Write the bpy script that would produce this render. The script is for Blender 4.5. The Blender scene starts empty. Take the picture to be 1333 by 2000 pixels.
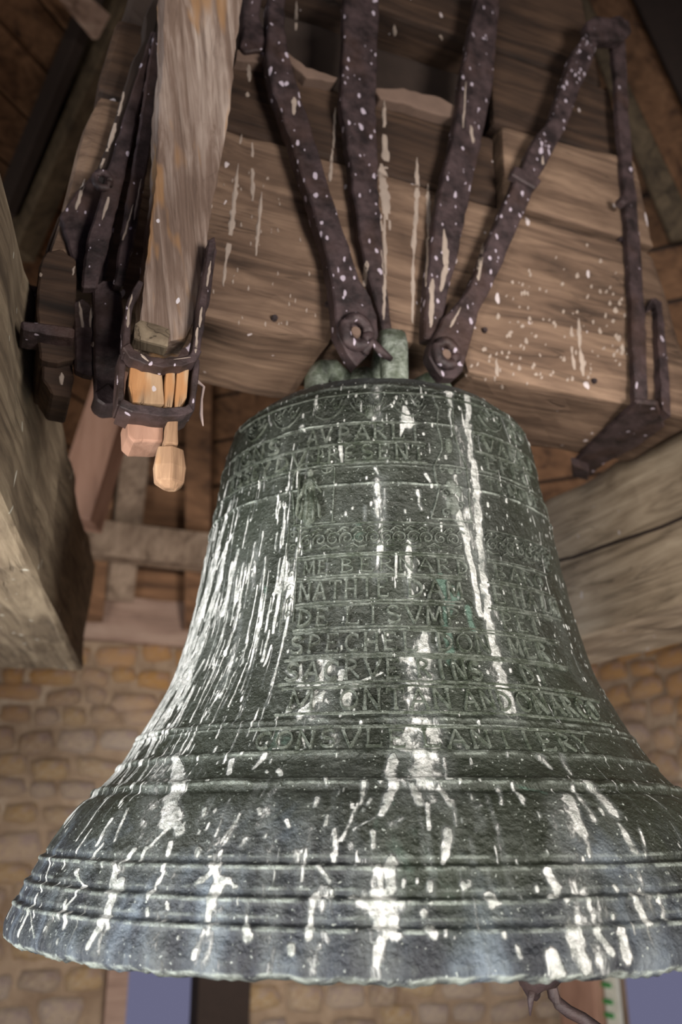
import bpy, bmesh, math, random
import numpy as np
from mathutils import Vector, Matrix, noise as mnoise
random.seed(7); np.random.seed(7)
C = bpy.context.scene.collection
PI = math.pi

# ------------------------------------------------------------------ camera, world, lights, exposure
F = 1690.0                                   # focal length in pixels of the 1333 x 2000 frame
TH = math.radians(19.9)                      # upward pitch
cam_d = bpy.data.cameras.new('camera'); cam = bpy.data.objects.new('camera', cam_d); C.objects.link(cam)
cam.location = (0, 0, 0); cam.rotation_euler = (PI/2 + TH, 0, 0)
cam_d.sensor_fit = 'VERTICAL'; cam_d.sensor_height = 36; cam_d.lens = 36*F/2000
cam_d.clip_start = .02
cam_d.dof.use_dof = True; cam_d.dof.focus_distance = 1.13; cam_d.dof.aperture_fstop = 3.0
bpy.context.scene.camera = cam

wd = bpy.data.worlds.new('sky'); bpy.context.scene.world = wd; wd.use_nodes = True
wd.node_tree.nodes['Background'].inputs[0].default_value = (.62, .62, 1.0, 1)
wd.node_tree.nodes['Background'].inputs[1].default_value = .36

def area(name, loc, target, sx, sy, power, col):
    l = bpy.data.lights.new(name, 'AREA'); l.shape = 'RECTANGLE'; l.size = sx; l.size_y = sy
    l.energy = power; l.color = col
    o = bpy.data.objects.new(name, l); C.objects.link(o); o.location = loc
    o.rotation_euler = (Vector(target)-Vector(loc)).to_track_quat('-Z', 'Y').to_euler()
    return o
area('window_daylight_front', (-1.1, -2.1, -.35), (.2, 1.5, .0), 1.3, 1.5, 44, (1, .94, .86))
area('window_daylight_left', (-2.7, .3, -.3), (0, 1.5, .0), 1.2, 1.5, 32, (.88, .93, 1))
area('window_daylight_right', (2.3, -1.2, -.3), (.6, 1.6, .50), 1.0, 1.4, 44, (1, .92, .85))
area('window_daylight_low', (.2, 2.2, -1.45), (.0, 4.6, .3), 2.2, .8, 24, (1, .93, .88))  # added bounce fill aimed at the back wall, not an opening
area('window_daylight_below', (-1.8, .1, -1.5), (-.5, 1.6, .6), .9, .9, 42, (1, .93, .86))  # added fill from below for the undersides at left, no known opening
for n_, a_ in (('front', 63), ('left', 80), ('right', 62), ('low', 100), ('below', 70)): bpy.data.lights['window_daylight_'+n_].spread = math.radians(a_)
vs = bpy.context.scene.view_settings
vs.view_transform = 'Standard'; vs.look = 'None'; vs.exposure = -.68; vs.gamma = 1; vs.use_curve_mapping = False

# ------------------------------------------------------------------ helpers
cT, sT = math.cos(TH), math.sin(TH)
def ray(px, py):
    X = (px-666.5)/F; Y = (1000-py)/F
    return Vector((X, cT - Y*sT, sT + Y*cT))
def proj(p):
    zc = p[1]*cT + p[2]*sT
    return 666.5 + F*p[0]/zc, 1000 - F*(p[2]*cT - p[1]*sT)/zc
def hit(px, py, pt, n):
    d = ray(px, py); n = Vector(n)
    return d * (Vector(pt).dot(n)/d.dot(n))
AL = math.radians(22); cA, sA = math.cos(AL), math.sin(AL)
BX, BY = .07, 1.5
UX = Vector((cA, sA, 0)); UY = Vector((-sA, cA, 0)); UZ = Vector((0, 0, 1))
def HS(lx, ly, z): return Vector((BX, BY, 0)) + UX*lx + UY*ly + UZ*z       # frame of the headstock
def hs_px(px, py, ly):                                                    # pixel -> (lx, z) on a plane parallel to the headstock face
    p = hit(px, py, HS(0, ly, 0), UY) - Vector((BX, BY, 0))
    return p.dot(UX), p.z

def nz(p, s=1.0, seed=0): return mnoise.noise(Vector((p[0]*s+seed, p[1]*s+seed*1.7, p[2]*s-seed)))

def bm_obj(name, bm, mat, parent=None, origin=(0, 0, 0), smooth=False):
    # bm is in world coordinates; origin is the world origin of the object (or of its parent thing)
    me = bpy.data.meshes.new(name)
    bmesh.ops.recalc_face_normals(bm, faces=bm.faces)
    if parent is not None: origin = parent['_o']
    for v in bm.verts: v.co -= Vector(origin)
    bm.to_mesh(me); bm.free()
    if smooth:
        for p in me.polygons: p.use_smooth = True
    me.materials.append(mat)
    o = bpy.data.objects.new(name, me); C.objects.link(o)
    if parent is not None: o.parent = parent; o['_o'] = list(origin)
    else: o.location = origin; o['_o'] = list(origin)
    return o
def thing(name, loc, label, cat, group=None):
    o = bpy.data.objects.new(name, None); C.objects.link(o); o.location = loc; o.empty_display_size = .05
    o['_o'] = list(loc); tag(o, label, cat, group); return o
def tag(o, label, cat=None, group=None):
    o['label'] = label
    if cat: o['category'] = cat
    if group: o['group'] = group
    return o

def prism(pts, vec, bm=None):
    """closed polygon of world points extruded along vec"""
    bm = bm or bmesh.new()
    n = len(pts); vec = Vector(vec)
    a = [bm.verts.new(p) for p in pts]; b = [bm.verts.new(Vector(p)+vec) for p in pts]
    bm.faces.new(a); bm.faces.new(b[::-1])
    for i in range(n): bm.faces.new((a[i], b[i], b[(i+1) % n], a[(i+1) % n]))
    return bm
def box_axes(c, ax, ay, az, bm=None):
    """box centred at c with half-axis vectors"""
    bm = bm or bmesh.new(); c = Vector(c); ax, ay, az = Vector(ax), Vector(ay), Vector(az)
    v = [bm.verts.new(c + ax*i + ay*j + az*k) for k in (-1, 1) for j in (-1, 1) for i in (-1, 1)]
    for f in ((0, 1, 3, 2), (4, 6, 7, 5), (0, 4, 5, 1), (2, 3, 7, 6), (0, 2, 6, 4), (1, 5, 7, 3)):
        bm.faces.new([v[i] for i in f])
    return bm
def bevel(bm, w, seg=2):
    bmesh.ops.recalc_face_normals(bm, faces=bm.faces)
    es = [e for e in bm.edges if len(e.link_faces) == 2 and e.calc_face_angle(0) > .5]
    bmesh.ops.bevel(bm, geom=es, offset=w, segments=seg, profile=.6, affect='EDGES', clamp_overlap=True)
def rough(bm, step=.05, amp=.004, seed=0, freq=7, axes=(UX, UY, UZ), amp2=0, freq2=30):
    for ax in axes:
        ds = [v.co.dot(ax) for v in bm.verts]; lo, hi = min(ds), max(ds)
        k = math.floor(lo/step)+1
        while k*step < hi:
            bmesh.ops.bisect_plane(bm, geom=bm.verts[:]+bm.edges[:]+bm.faces[:], plane_co=ax*(k*step+1e-4), plane_no=ax, dist=1e-5)
            k += 1
    bmesh.ops.recalc_face_normals(bm, faces=bm.faces); bm.normal_update()
    for v in bm.verts:
        d = amp*nz(v.co, freq, seed) + (amp2*nz(v.co, freq2, seed+5) if amp2 else 0)
        v.co += v.normal*d
def timber(name, bm, mat, parent=None, origin=(0, 0, 0), bev=.008, step=.05, amp=.005, seed=0, axes=(UX, UY, UZ), amp2=.0015):
    if bev: bevel(bm, bev)
    rough(bm, step, amp, seed, axes=axes, amp2=amp2)
    return bm_obj(name, bm, mat, parent, origin)
def resample(pts, step):
    out = []
    n = len(pts)
    for i in range(n):
        a = Vector(pts[i]); b = Vector(pts[(i+1) % n]); L = (b-a).length; k = max(1, int(L/step))
        for j in range(k): out.append(a.lerp(b, j/k))
    return out
def px_poly(px, ly, jit=0, step=None):
    if step:
        px = resample([(x, y, 0) for x, y in px], step)
        px = [(p[0]+random.uniform(-jit, jit), p[1]+random.uniform(-jit, jit)) for p in px]
    out = []
    for x, y in px:
        lx, z = hs_px(x, y, ly); out.append(HS(lx, ly, z))
    return out
def tube(pts, rad, bm=None, n=8, flat=1.0, upv=None):
    bm = bm or bmesh.new(); rings = []
    P = [Vector(p) for p in pts]
    for i, p in enumerate(P):
        t = (P[min(i+1, len(P)-1)]-P[max(i-1, 0)]).normalized()
        u = Vector(upv) if upv else (Vector((0, 0, 1)) if abs(t.z) < .9 else Vector((0, 1, 0)))
        u = (u - t*u.dot(t)).normalized(); w = t.cross(u)
        r = rad[i] if isinstance(rad, (list, tuple)) else rad
        rings.append([bm.verts.new(p + u*math.cos(2*PI*k/n)*r + w*math.sin(2*PI*k/n)*r*flat) for k in range(n)])
    for a, b in zip(rings, rings[1:]):
        for k in range(n): bm.faces.new((a[k], a[(k+1) % n], b[(k+1) % n], b[k]))
    bm.faces.new(rings[0][::-1]); bm.faces.new(rings[-1]); return bm
def disc(c, nrm, r, h, bm=None, n=12, r2=None):
    nrm = Vector(nrm).normalized(); c = Vector(c)
    r2 = r if r2 is None else r2
    return tube([c, c+nrm*h*.7, c+nrm*h], [r, r, r2*.8], bm, n)

# ------------------------------------------------------------------ materials
def srgb(r, g, b):
    f = lambda c: (c/255/12.92 if c/255 <= .04045 else ((c/255+.055)/1.055)**2.4)
    return (f(r), f(g), f(b), 1)
class NT:
    def __init__(s, name):
        s.m = bpy.data.materials.new(name); s.m.use_nodes = True; s.t = s.m.node_tree; s.t.nodes.clear()
        s.out = s.n('ShaderNodeOutputMaterial'); s.b = s.n('ShaderNodeBsdfPrincipled'); s.l(s.b.outputs[0], s.out.inputs[0])
    def n(s, typ, **k):
        x = s.t.nodes.new(typ)
        for a, b in k.items(): setattr(x, a, b)
        return x
    def l(s, a, b): s.t.links.new(a, b)
    def noise(s, vec, scale, detail=4, rough=.55, dist=0):
        x = s.n('ShaderNodeTexNoise'); x.inputs['Scale'].default_value = scale; x.inputs['Detail'].default_value = detail
        x.inputs['Roughness'].default_value = rough; x.inputs['Distortion'].default_value = dist
        s.l(vec, x.inputs['Vector']); return x.outputs['Fac']
    def ramp(s, fac, stops):
        x = s.n('ShaderNodeValToRGB'); e = x.color_ramp.elements
        while len(e) < len(stops): e.new(.5)
        for i, (p, c) in enumerate(stops):
            e[i].position = p; e[i].color = c if isinstance(c, tuple) else (c, c, c, 1)
        s.l(fac, x.inputs[0]); return x.outputs[0]
    def mix(s, fac, a, b, mode='MIX'):
        x = s.n('ShaderNodeMix', data_type='RGBA', blend_type=mode)
        for v, i in ((fac, 0), (a, 6), (b, 7)):
            if hasattr(v, 'links'): s.l(v, x.inputs[i])
            else: x.inputs[i].default_value = v
        return x.outputs[2]
    def math(s, op, a, b=0, c=None):
        x = s.n('ShaderNodeMath', operation=op)
        for i, v in enumerate((a, b) if c is None else (a, b, c)):
            if hasattr(v, 'links'): s.l(v, x.inputs[i])
            else: x.inputs[i].default_value = v
        return x.outputs[0]
    def bump(s, h, dist, strength=1, nrm=None):
        x = s.n('ShaderNodeBump'); x.inputs['Distance'].default_value = dist; x.inputs['Strength'].default_value = strength
        s.l(h, x.inputs['Height'])
        if nrm: s.l(nrm, x.inputs['Normal'])
        return x.outputs[0]
    def coord(s, rot=(0, 0, 0), scale=(1, 1, 1), obj=True):
        g = s.n('ShaderNodeTexCoord'); a = s.n('ShaderNodeMapping'); m = s.n('ShaderNodeMapping')
        a.inputs['Rotation'].default_value = rot; m.inputs['Scale'].default_value = scale
        s.l(g.outputs['Object'], a.inputs[0]); s.l(a.outputs[0], m.inputs[0]); return m.outputs[0]

def specks(t, base, amount=.5, scale=55, zs=.45, col=srgb(205, 200, 205), size=.0):
    """bird-dropping specks: small drips, longer downwards"""
    v = t.coord(scale=(1, 1, zs))
    w = t.n('ShaderNodeVectorMath', operation='ADD')
    nn = t.n('ShaderNodeTexNoise'); nn.inputs['Scale'].default_value = 40; t.l(v, nn.inputs['Vector'])
    sc = t.n('ShaderNodeVectorMath', operation='SCALE'); sc.inputs[3].default_value = .02; t.l(nn.outputs['Color'], sc.inputs[0])
    t.l(v, w.inputs[0]); t.l(sc.outputs[0], w.inputs[1])
    x = t.n('ShaderNodeTexVoronoi'); x.inputs['Scale'].default_value = scale; t.l(w.outputs[0], x.inputs['Vector'])
    sel = t.n('ShaderNodeSeparateColor'); t.l(x.outputs['Color'], sel.inputs[0])
    r = t.math('MULTIPLY', t.math('GREATER_THAN', sel.outputs[0], 1-amount), .33+size)
    r = t.math('MULTIPLY', r, t.math('ADD', t.math('MULTIPLY', sel.outputs[1], sel.outputs[1]), .28))
    d = t.math('LESS_THAN', x.outputs['Distance'], r)
    return t.mix(d, base, col)

def wood(name, dark, mid, light, axis=(1, 0, 0), spk=.1, patch=None, grain=1.0, rough_v=.8, spk_col=srgb(190, 180, 180), cracks=.5, bumpd=.004, zvec=22):
    t = NT(name)
    q = Vector(axis).normalized().rotation_difference(Vector((1, 0, 0))).to_euler()
    v0 = t.coord(rot=q, scale=(1.6*grain, zvec*grain, zvec*grain))
    g = t.noise(v0, 1.2, 7, .62, 1.2)
    vb = t.coord(rot=q, scale=(3, 9, 9)); big = t.noise(vb, 1.1, 4, .6, .6)
    f = t.math('ADD', t.math('MULTIPLY', g, .6), t.math('MULTIPLY', big, .4))
    col = t.ramp(f, [(.34, dark), (.48, mid), (.66, light)])
    if patch:
        vp = t.coord(rot=q, scale=(5, 26, 26)); p = t.noise(vp, 1, 2, .5, .3)
        col = t.mix(t.ramp(p, [(.56, 0.), (.62, .75)]), col, patch)
    vc = t.coord(rot=q, scale=(1.1, 17, 17)); cr = t.noise(vc, 1.5, 3, .5, .8)
    crk = t.ramp(cr, [(.485, 0.), (.5, 1.), (.515, 0.)])
    gate = t.ramp(t.noise(t.coord(scale=(3, 3, 3)), 1.3, 2), [(.5, 0.), (.6, cracks)])
    crk = t.mix(1.0, crk, gate, 'MULTIPLY')
    col = t.mix(t.math('MULTIPLY', crk, .8), col, tuple([c*.25 for c in dark[:3]]+[1]))
    if spk: col = specks(t, col, spk, 60, .5, spk_col)
    t.l(col, t.b.inputs['Base Color']); t.b.inputs['Roughness'].default_value = rough_v
    t.b.inputs['Specular IOR Level'].default_value = .3
    h = t.math('SUBTRACT', t.math('ADD', g, t.math('MULTIPLY', big, .6)), crk)
    t.l(t.bump(h, bumpd, .8), t.b.inputs['Normal'])
    return t.m

M = {}
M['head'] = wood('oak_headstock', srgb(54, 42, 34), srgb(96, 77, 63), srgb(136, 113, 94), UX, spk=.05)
M['head_shaded'] = wood('oak_headstock_shaded', srgb(28, 21, 17), srgb(54, 40, 31), srgb(82, 63, 49), UX, spk=.04)  # same oak with the upper and left shade put into the colour
M['post'] = wood('weathered_post', srgb(84, 68, 58), srgb(122, 103, 91), srgb(180, 164, 152), (-.13, 0, 1), spk=.03, patch=srgb(160, 122, 82), spk_col=srgb(225, 220, 225), cracks=.4, bumpd=.006, zvec=48)
M['fresh'] = wood('fresh_cut_wood', srgb(96, 72, 54), srgb(134, 106, 82), srgb(190, 160, 126), (0, 0, 1), spk=.04, patch=srgb(172, 122, 76))
BD = Vector((.194, -.98, 0))
M['bearer'] = wood('grey_oak_bearer', srgb(60, 51, 42), srgb(108, 95, 78), srgb(150, 136, 114), BD, spk=.05, spk_col=srgb(190, 188, 175))
M['bearer_r'] = wood('pale_oak_bearer', srgb(84, 72, 58), srgb(146, 130, 110), srgb(184, 168, 146), UY, spk=.03)
M['roofboard'] = wood('roof_boards', srgb(50, 34, 23), srgb(98, 70, 48), srgb(128, 95, 68), UX, spk=0, bumpd=.003, cracks=.2, grain=.6)
M['rafter'] = wood('grey_rafters', srgb(78, 64, 52), srgb(122, 104, 88), srgb(152, 134, 116), (0, .6, 1), spk=0, cracks=.3, grain=.6)
M['rafter_dark'] = wood('dark_rafters', srgb(46, 38, 28), srgb(78, 66, 50), srgb(104, 90, 70), (0, .6, 1), spk=0, cracks=.2, grain=.6)
M['plate'] = wood('wall_plate_wood', srgb(92, 72, 60), srgb(140, 116, 102), srgb(164, 142, 126), UX, spk=0, cracks=.3, grain=.6)
M['pink'] = wood('pinkish_strut', srgb(112, 84, 70), srgb(148, 114, 96), srgb(164, 130, 112), (0, 0, 1), spk=.0, cracks=.1, grain=.5)

def iron(name, dark, light, spk, scale=70, rustc=srgb(70, 50, 40)):
    t = NT(name); v = t.coord(); n = t.noise(v, 28, 5, .6)
    col = t.ramp(n, [(.35, dark), (.62, light)])
    col = t.mix(t.ramp(t.noise(v, 9, 3), [(.5, 0.), (.7, .5)]), col, rustc)
    if spk: col = specks(t, col, spk, scale, .55, srgb(178, 168, 180))
    t.l(col, t.b.inputs['Base Color']); t.b.inputs['Metallic'].default_value = .05; t.b.inputs['Roughness'].default_value = .58; t.b.inputs['Specular IOR Level'].default_value = .35
    t.l(t.bump(t.noise(v, 70, 5, .6), .003, .8), t.b.inputs['Normal'])
    return t.m
M['iron'] = iron('old_iron', srgb(34, 27, 27), srgb(70, 57, 58), .14)
M['iron_spk'] = iron('spattered_iron', srgb(34, 27, 28), srgb(72, 59, 60), .40, 95)
M['iron_plain'] = iron('dark_iron', srgb(34, 27, 28), srgb(56, 46, 48), .03)

def stone_mat():
    t = NT('rubble_stone'); v = t.coord(scale=(1, 1, 1))
    oi = t.n('ShaderNodeObjectInfo')
    big = t.noise(t.n('ShaderNodeNewGeometry').outputs['Position'], .9, 2)
    c = t.ramp(oi.outputs['Random'], [(0., srgb(164, 134, 92)), (.22, srgb(178, 150, 112)), (.45, srgb(164, 144, 128)), (.7, srgb(178, 162, 150)), (1., srgb(146, 124, 106))])
    c2 = t.mix(t.ramp(t.noise(v, 7, 5, .6), [(.4, .0), (.62, .65)]), c, srgb(204, 186, 158))
    c2 = t.mix(t.ramp(t.noise(v, 14, 3, .6), [(.58, .0), (.7, .6)]), c2, srgb(92, 70, 52))
    c2 = t.mix(t.ramp(big, [(.45, .0), (.65, .35)]), c2, srgb(172, 132, 76))
    sz = t.n('ShaderNodeSeparateXYZ'); t.l(t.n('ShaderNodeNewGeometry').outputs['Position'], sz.inputs[0])
    zz = t.math('ADD', sz.outputs[2], t.math('MULTIPLY', t.math('SUBTRACT', big, .5), 1.2))
    c2 = t.mix(t.ramp(zz, [(.30, 0.), (.70, .6)]), c2, srgb(178, 126, 58))
    c2 = t.mix(t.ramp(t.noise(v, 3, 3), [(.5, 0.), (.62, .5)]), c2, srgb(150, 130, 134))
    t.l(c2, t.b.inputs['Base Color']); t.b.inputs['Roughness'].default_value = .9
    t.l(t.bump(t.noise(v, 18, 6, .65), .02, .8), t.b.inputs['Normal']); return t.m
M['stone'] = stone_mat()
def mortar_mat():
    t = NT('lime_mortar'); v = t.coord()
    c = t.ramp(t.noise(v, 5, 6, .6), [(.35, srgb(122, 102, 82)), (.55, srgb(150, 130, 108)), (.7, srgb(172, 156, 136))])
    t.l(c, t.b.inputs['Base Color']); t.b.inputs['Roughness'].default_value = .95
    t.l(t.bump(t.noise(v, 25, 5), .02, .7), t.b.inputs['Normal']); return t.m
M['mortar'] = mortar_mat()
def plain(name, col, r=.7, metal=0):
    t = NT(name); v = t.coord()
    n = t.noise(v, 30, 4)
    c = t.mix(t.ramp(n, [(.35, 0.), (.7, .5)]), col, tuple([x*.6 for x in col[:3]]+[1]))
    t.l(c, t.b.inputs['Base Color']); t.b.inputs['Roughness'].default_value = r; t.b.inputs['Metallic'].default_value = metal
    t.l(t.bump(n, .001), t.b.inputs['Normal']); return t.m
M['dropping'] = plain('dried_droppings', srgb(162, 148, 136), .8)
M['dropping2'] = plain('grey_dust_crust', srgb(170, 152, 146), .85)
M['white_paint'] = plain('white_strip', srgb(205, 205, 190), .6)
M['green_paint'] = plain('green_dash', srgb(45, 130, 60), .6)
M['dustledge'] = plain('dusty_ledge', srgb(112, 92, 80), .9)
M['darkwood'] = plain('dark_wood', srgb(46, 34, 27), .9)

# ------------------------------------------------------------------ bell surface
PROF = [(-.140, .566), (-.128, .568), (-.11, .561), (-.09, .552), (-.07, .542), (-.05, .532), (-.03, .521), (-.01, .509), (.01, .496), (.03, .480), (.05, .456),
        (.07, .437), (.09, .423), (.11, .411), (.13, .399), (.15, .388), (.17, .378), (.19, .368), (.21, .359), (.23, .352), (.25, .346), (.27, .341), (.29, .336), (.31, .332),
        (.33, .328), (.35, .3245), (.39, .3185), (.43, .313), (.47, .307), (.51, .301), (.55, .295), (.59, .289), (.62, .2845), (.64, .280), (.655, .274), (.67, .263), (.685, .247), (.70, .224), (.712, .198), (.722, .160), (.730, .10), (.734, .02)]
pz = np.array([p[0] for p in PROF]); pr = np.array([p[1] for p in PROF])
def Rz(z): return float(np.interp(z, pz, pr))
def wrap(phi, z, h=0.0):
    e = .006; dR = (Rz(z+e)-Rz(z-e))/(2*e); k = 1/math.sqrt(1+dR*dR)
    r = Rz(z)+h*k; zz = z - h*dR*k
    return Vector((BX + r*math.sin(phi), BY - r*math.cos(phi), zz))
def z_at(py, phi=0.0):
    a, b = -.14, .715
    for _ in range(40):
        m = (a+b)/2
        if proj(wrap(phi, m))[1] > py: a = m
        else: b = m
    return (a+b)/2
def phi_at(px, z):
    a, b = -1.25, 1.25
    for _ in range(40):
        m = (a+b)/2
        if proj(wrap(m, z))[0] < px: a = m
        else: b = m
    return (a+b)/2
def bell_px(px, py):
    phi = 0.0; z = .3
    for _ in range(14):
        z = z_at(py, phi); phi = phi_at(px, z)
    return phi, z
YR = {k: z_at(k) for k in (757, 823, 827, 864, 903, 909, 944, 1018, 1083, 1120, 1174, 1226, 1279, 1333, 1405, 1416, 1470, 1527, 1534, 1688, 1698, 1754, 1764, 1812, 1822)}

NPF, NPB = 880, 50
phf = np.linspace(-2.0, 2.0, NPF); phb = np.linspace(2.0, 2*PI-2.0, NPB+2)[1:-1]
phis = np.concatenate([phf, phb]); NC = len(phis)
# rows: dense resampling of the outer profile by arc length
fz = np.linspace(-.14, .734, 6000); fr = np.interp(fz, pz, pr)
ker = np.ones(120)/120; frp = np.convolve(np.pad(fr, 60, mode='edge'), ker, 'same')[60:-60]; fr = frp
al = np.concatenate([[0], np.cumsum(np.hypot(np.diff(fz), np.diff(fr)))])
NR = 600; sl = np.linspace(0, al[-1], NR); rz = np.interp(sl, al, fz); rr = np.interp(sl, al, fr)
dr = np.gradient(rr, sl); dz = np.gradient(rz, sl); nr, nzv = dz, -dr
disp = np.zeros(NR)
def ring(zc, h, w):
    global disp
    disp += h*np.exp(-((rz-zc)/w)**4)
def groove(zc, h, w):
    global disp
    disp -= h*np.exp(-((rz-zc)/w)**2)
ring(YR[757]+.004, .0030, .004); ring(YR[823], .0022, .0022); ring(YR[909], .0016, .0014); ring(YR[903], .0022, .0016); ring(YR[944], .0035, .003)
ring(YR[1405], .0028, .0035); ring(YR[1416], .0018, .002); ring(YR[1470], .0030, .004)
ring(YR[1527], .0045, .0045); groove(YR[1534]-.004, .002, .003)
for a, b in ((1688, 1698), (1754, 1764), (1812, 1822)):
    ring(YR[b], .0030, .0030); groove(YR[a]+.003, .003, .0026)
ZZ, PP = np.meshgrid(rz, phis, indexing='ij')
# smooth value noise on (phi, z)
def vnoise(fp, fzq, seed):
    rs = np.random.RandomState(seed); T = rs.rand(64, 128)
    x = (PP*fp) % 128; y = (ZZ*fzq+7) % 64
    xi = x.astype(int); yi = y.astype(int); xf = x-xi; yf = y-yi
    xf = xf*xf*(3-2*xf); yf = yf*yf*(3-2*yf)
    a = T[yi % 64, xi % 128]; b = T[yi % 64, (xi+1) % 128]; c = T[(yi+1) % 64, xi % 128]; d = T[(yi+1) % 64, (xi+1) % 128]
    return (a*(1-xf)+b*xf)*(1-yf) + (c*(1-xf)+d*xf)*yf
D = np.repeat(disp[:, None], NC, 1)
worn = .45 + .75*vnoise(9, 20, 3)
D = D*np.clip(worn, .35, 1.1)
D += (vnoise(14, 40, 5)-.5)*.0016 + (vnoise(45, 130, 6)-.5)*.0008 + (vnoise(6, 14, 8)-.5)*.003
# droppings: mask painted as drips on the surface, where the photo shows them
S = np.zeros_like(D)
RR = np.repeat(rr[:, None], NC, 1)
def stroke(p0, z0, p1, z1, w0, w1, a, lump=0):
    """drip from (p0,z0) to (p1,z1), widths in metres"""
    zt, zb = max(z0, z1), min(z0, z1)
    m = max(w0, w1)*1.6
    r0 = np.searchsorted(rz, zb-m); r1 = np.searchsorted(rz, zt+m)
    if r1-r0 < 2: return
    sub = slice(r0, r1); zz = rz[sub][:, None]
    den = (z1-z0) if abs(z1-z0) > 1e-6 else -1e-6
    t = np.clip((zz-z0)/den, 0, 1)
    cx = p0+(p1-p0)*t; w = w0+(w1-w0)*t
    Rr = rr[sub][:, None]
    cols = slice(0, NPF); ph = phis[None, cols]
    wob = .12*w/Rr*np.sin(zz*160+p0*40)
    dx = (ph-cx-wob)*Rr
    zcl = z0+den*t
    sc = np.hypot(1, (np.interp(z0, pz, pr)-np.interp(z1, pz, pr))/den)
    dd = np.hypot(dx, (zz-zcl)*sc)/w
    val = a*np.clip(1.25-dd, 0, 1)
    cur = S[sub, cols]; S[sub, cols] = np.maximum(cur, val)
V_ = np.zeros_like(D)
def verdi(x0, y0, x1, y1, w0, w1, a):
    global S, V_
    keep = S; S = V_; drip_px(x0, y0, x1, y1, w0, w1, a); V_ = S; S = keep
def drip_px(x0, y0, x1, y1, w0, w1, a=1.0):
    p0, z0 = bell_px(x0, y0); p1, z1 = bell_px(x1, y1)
    k = .5/1480
    stroke(p0, z0, p1, z1, w0*k, w1*k, a)
def blob_px(x, y, w, a=1.0, asp=1.4): drip_px(x, y-w*(asp-1)*.5, x, y+w*(asp-1)*.5, w, w*.8, a)
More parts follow.
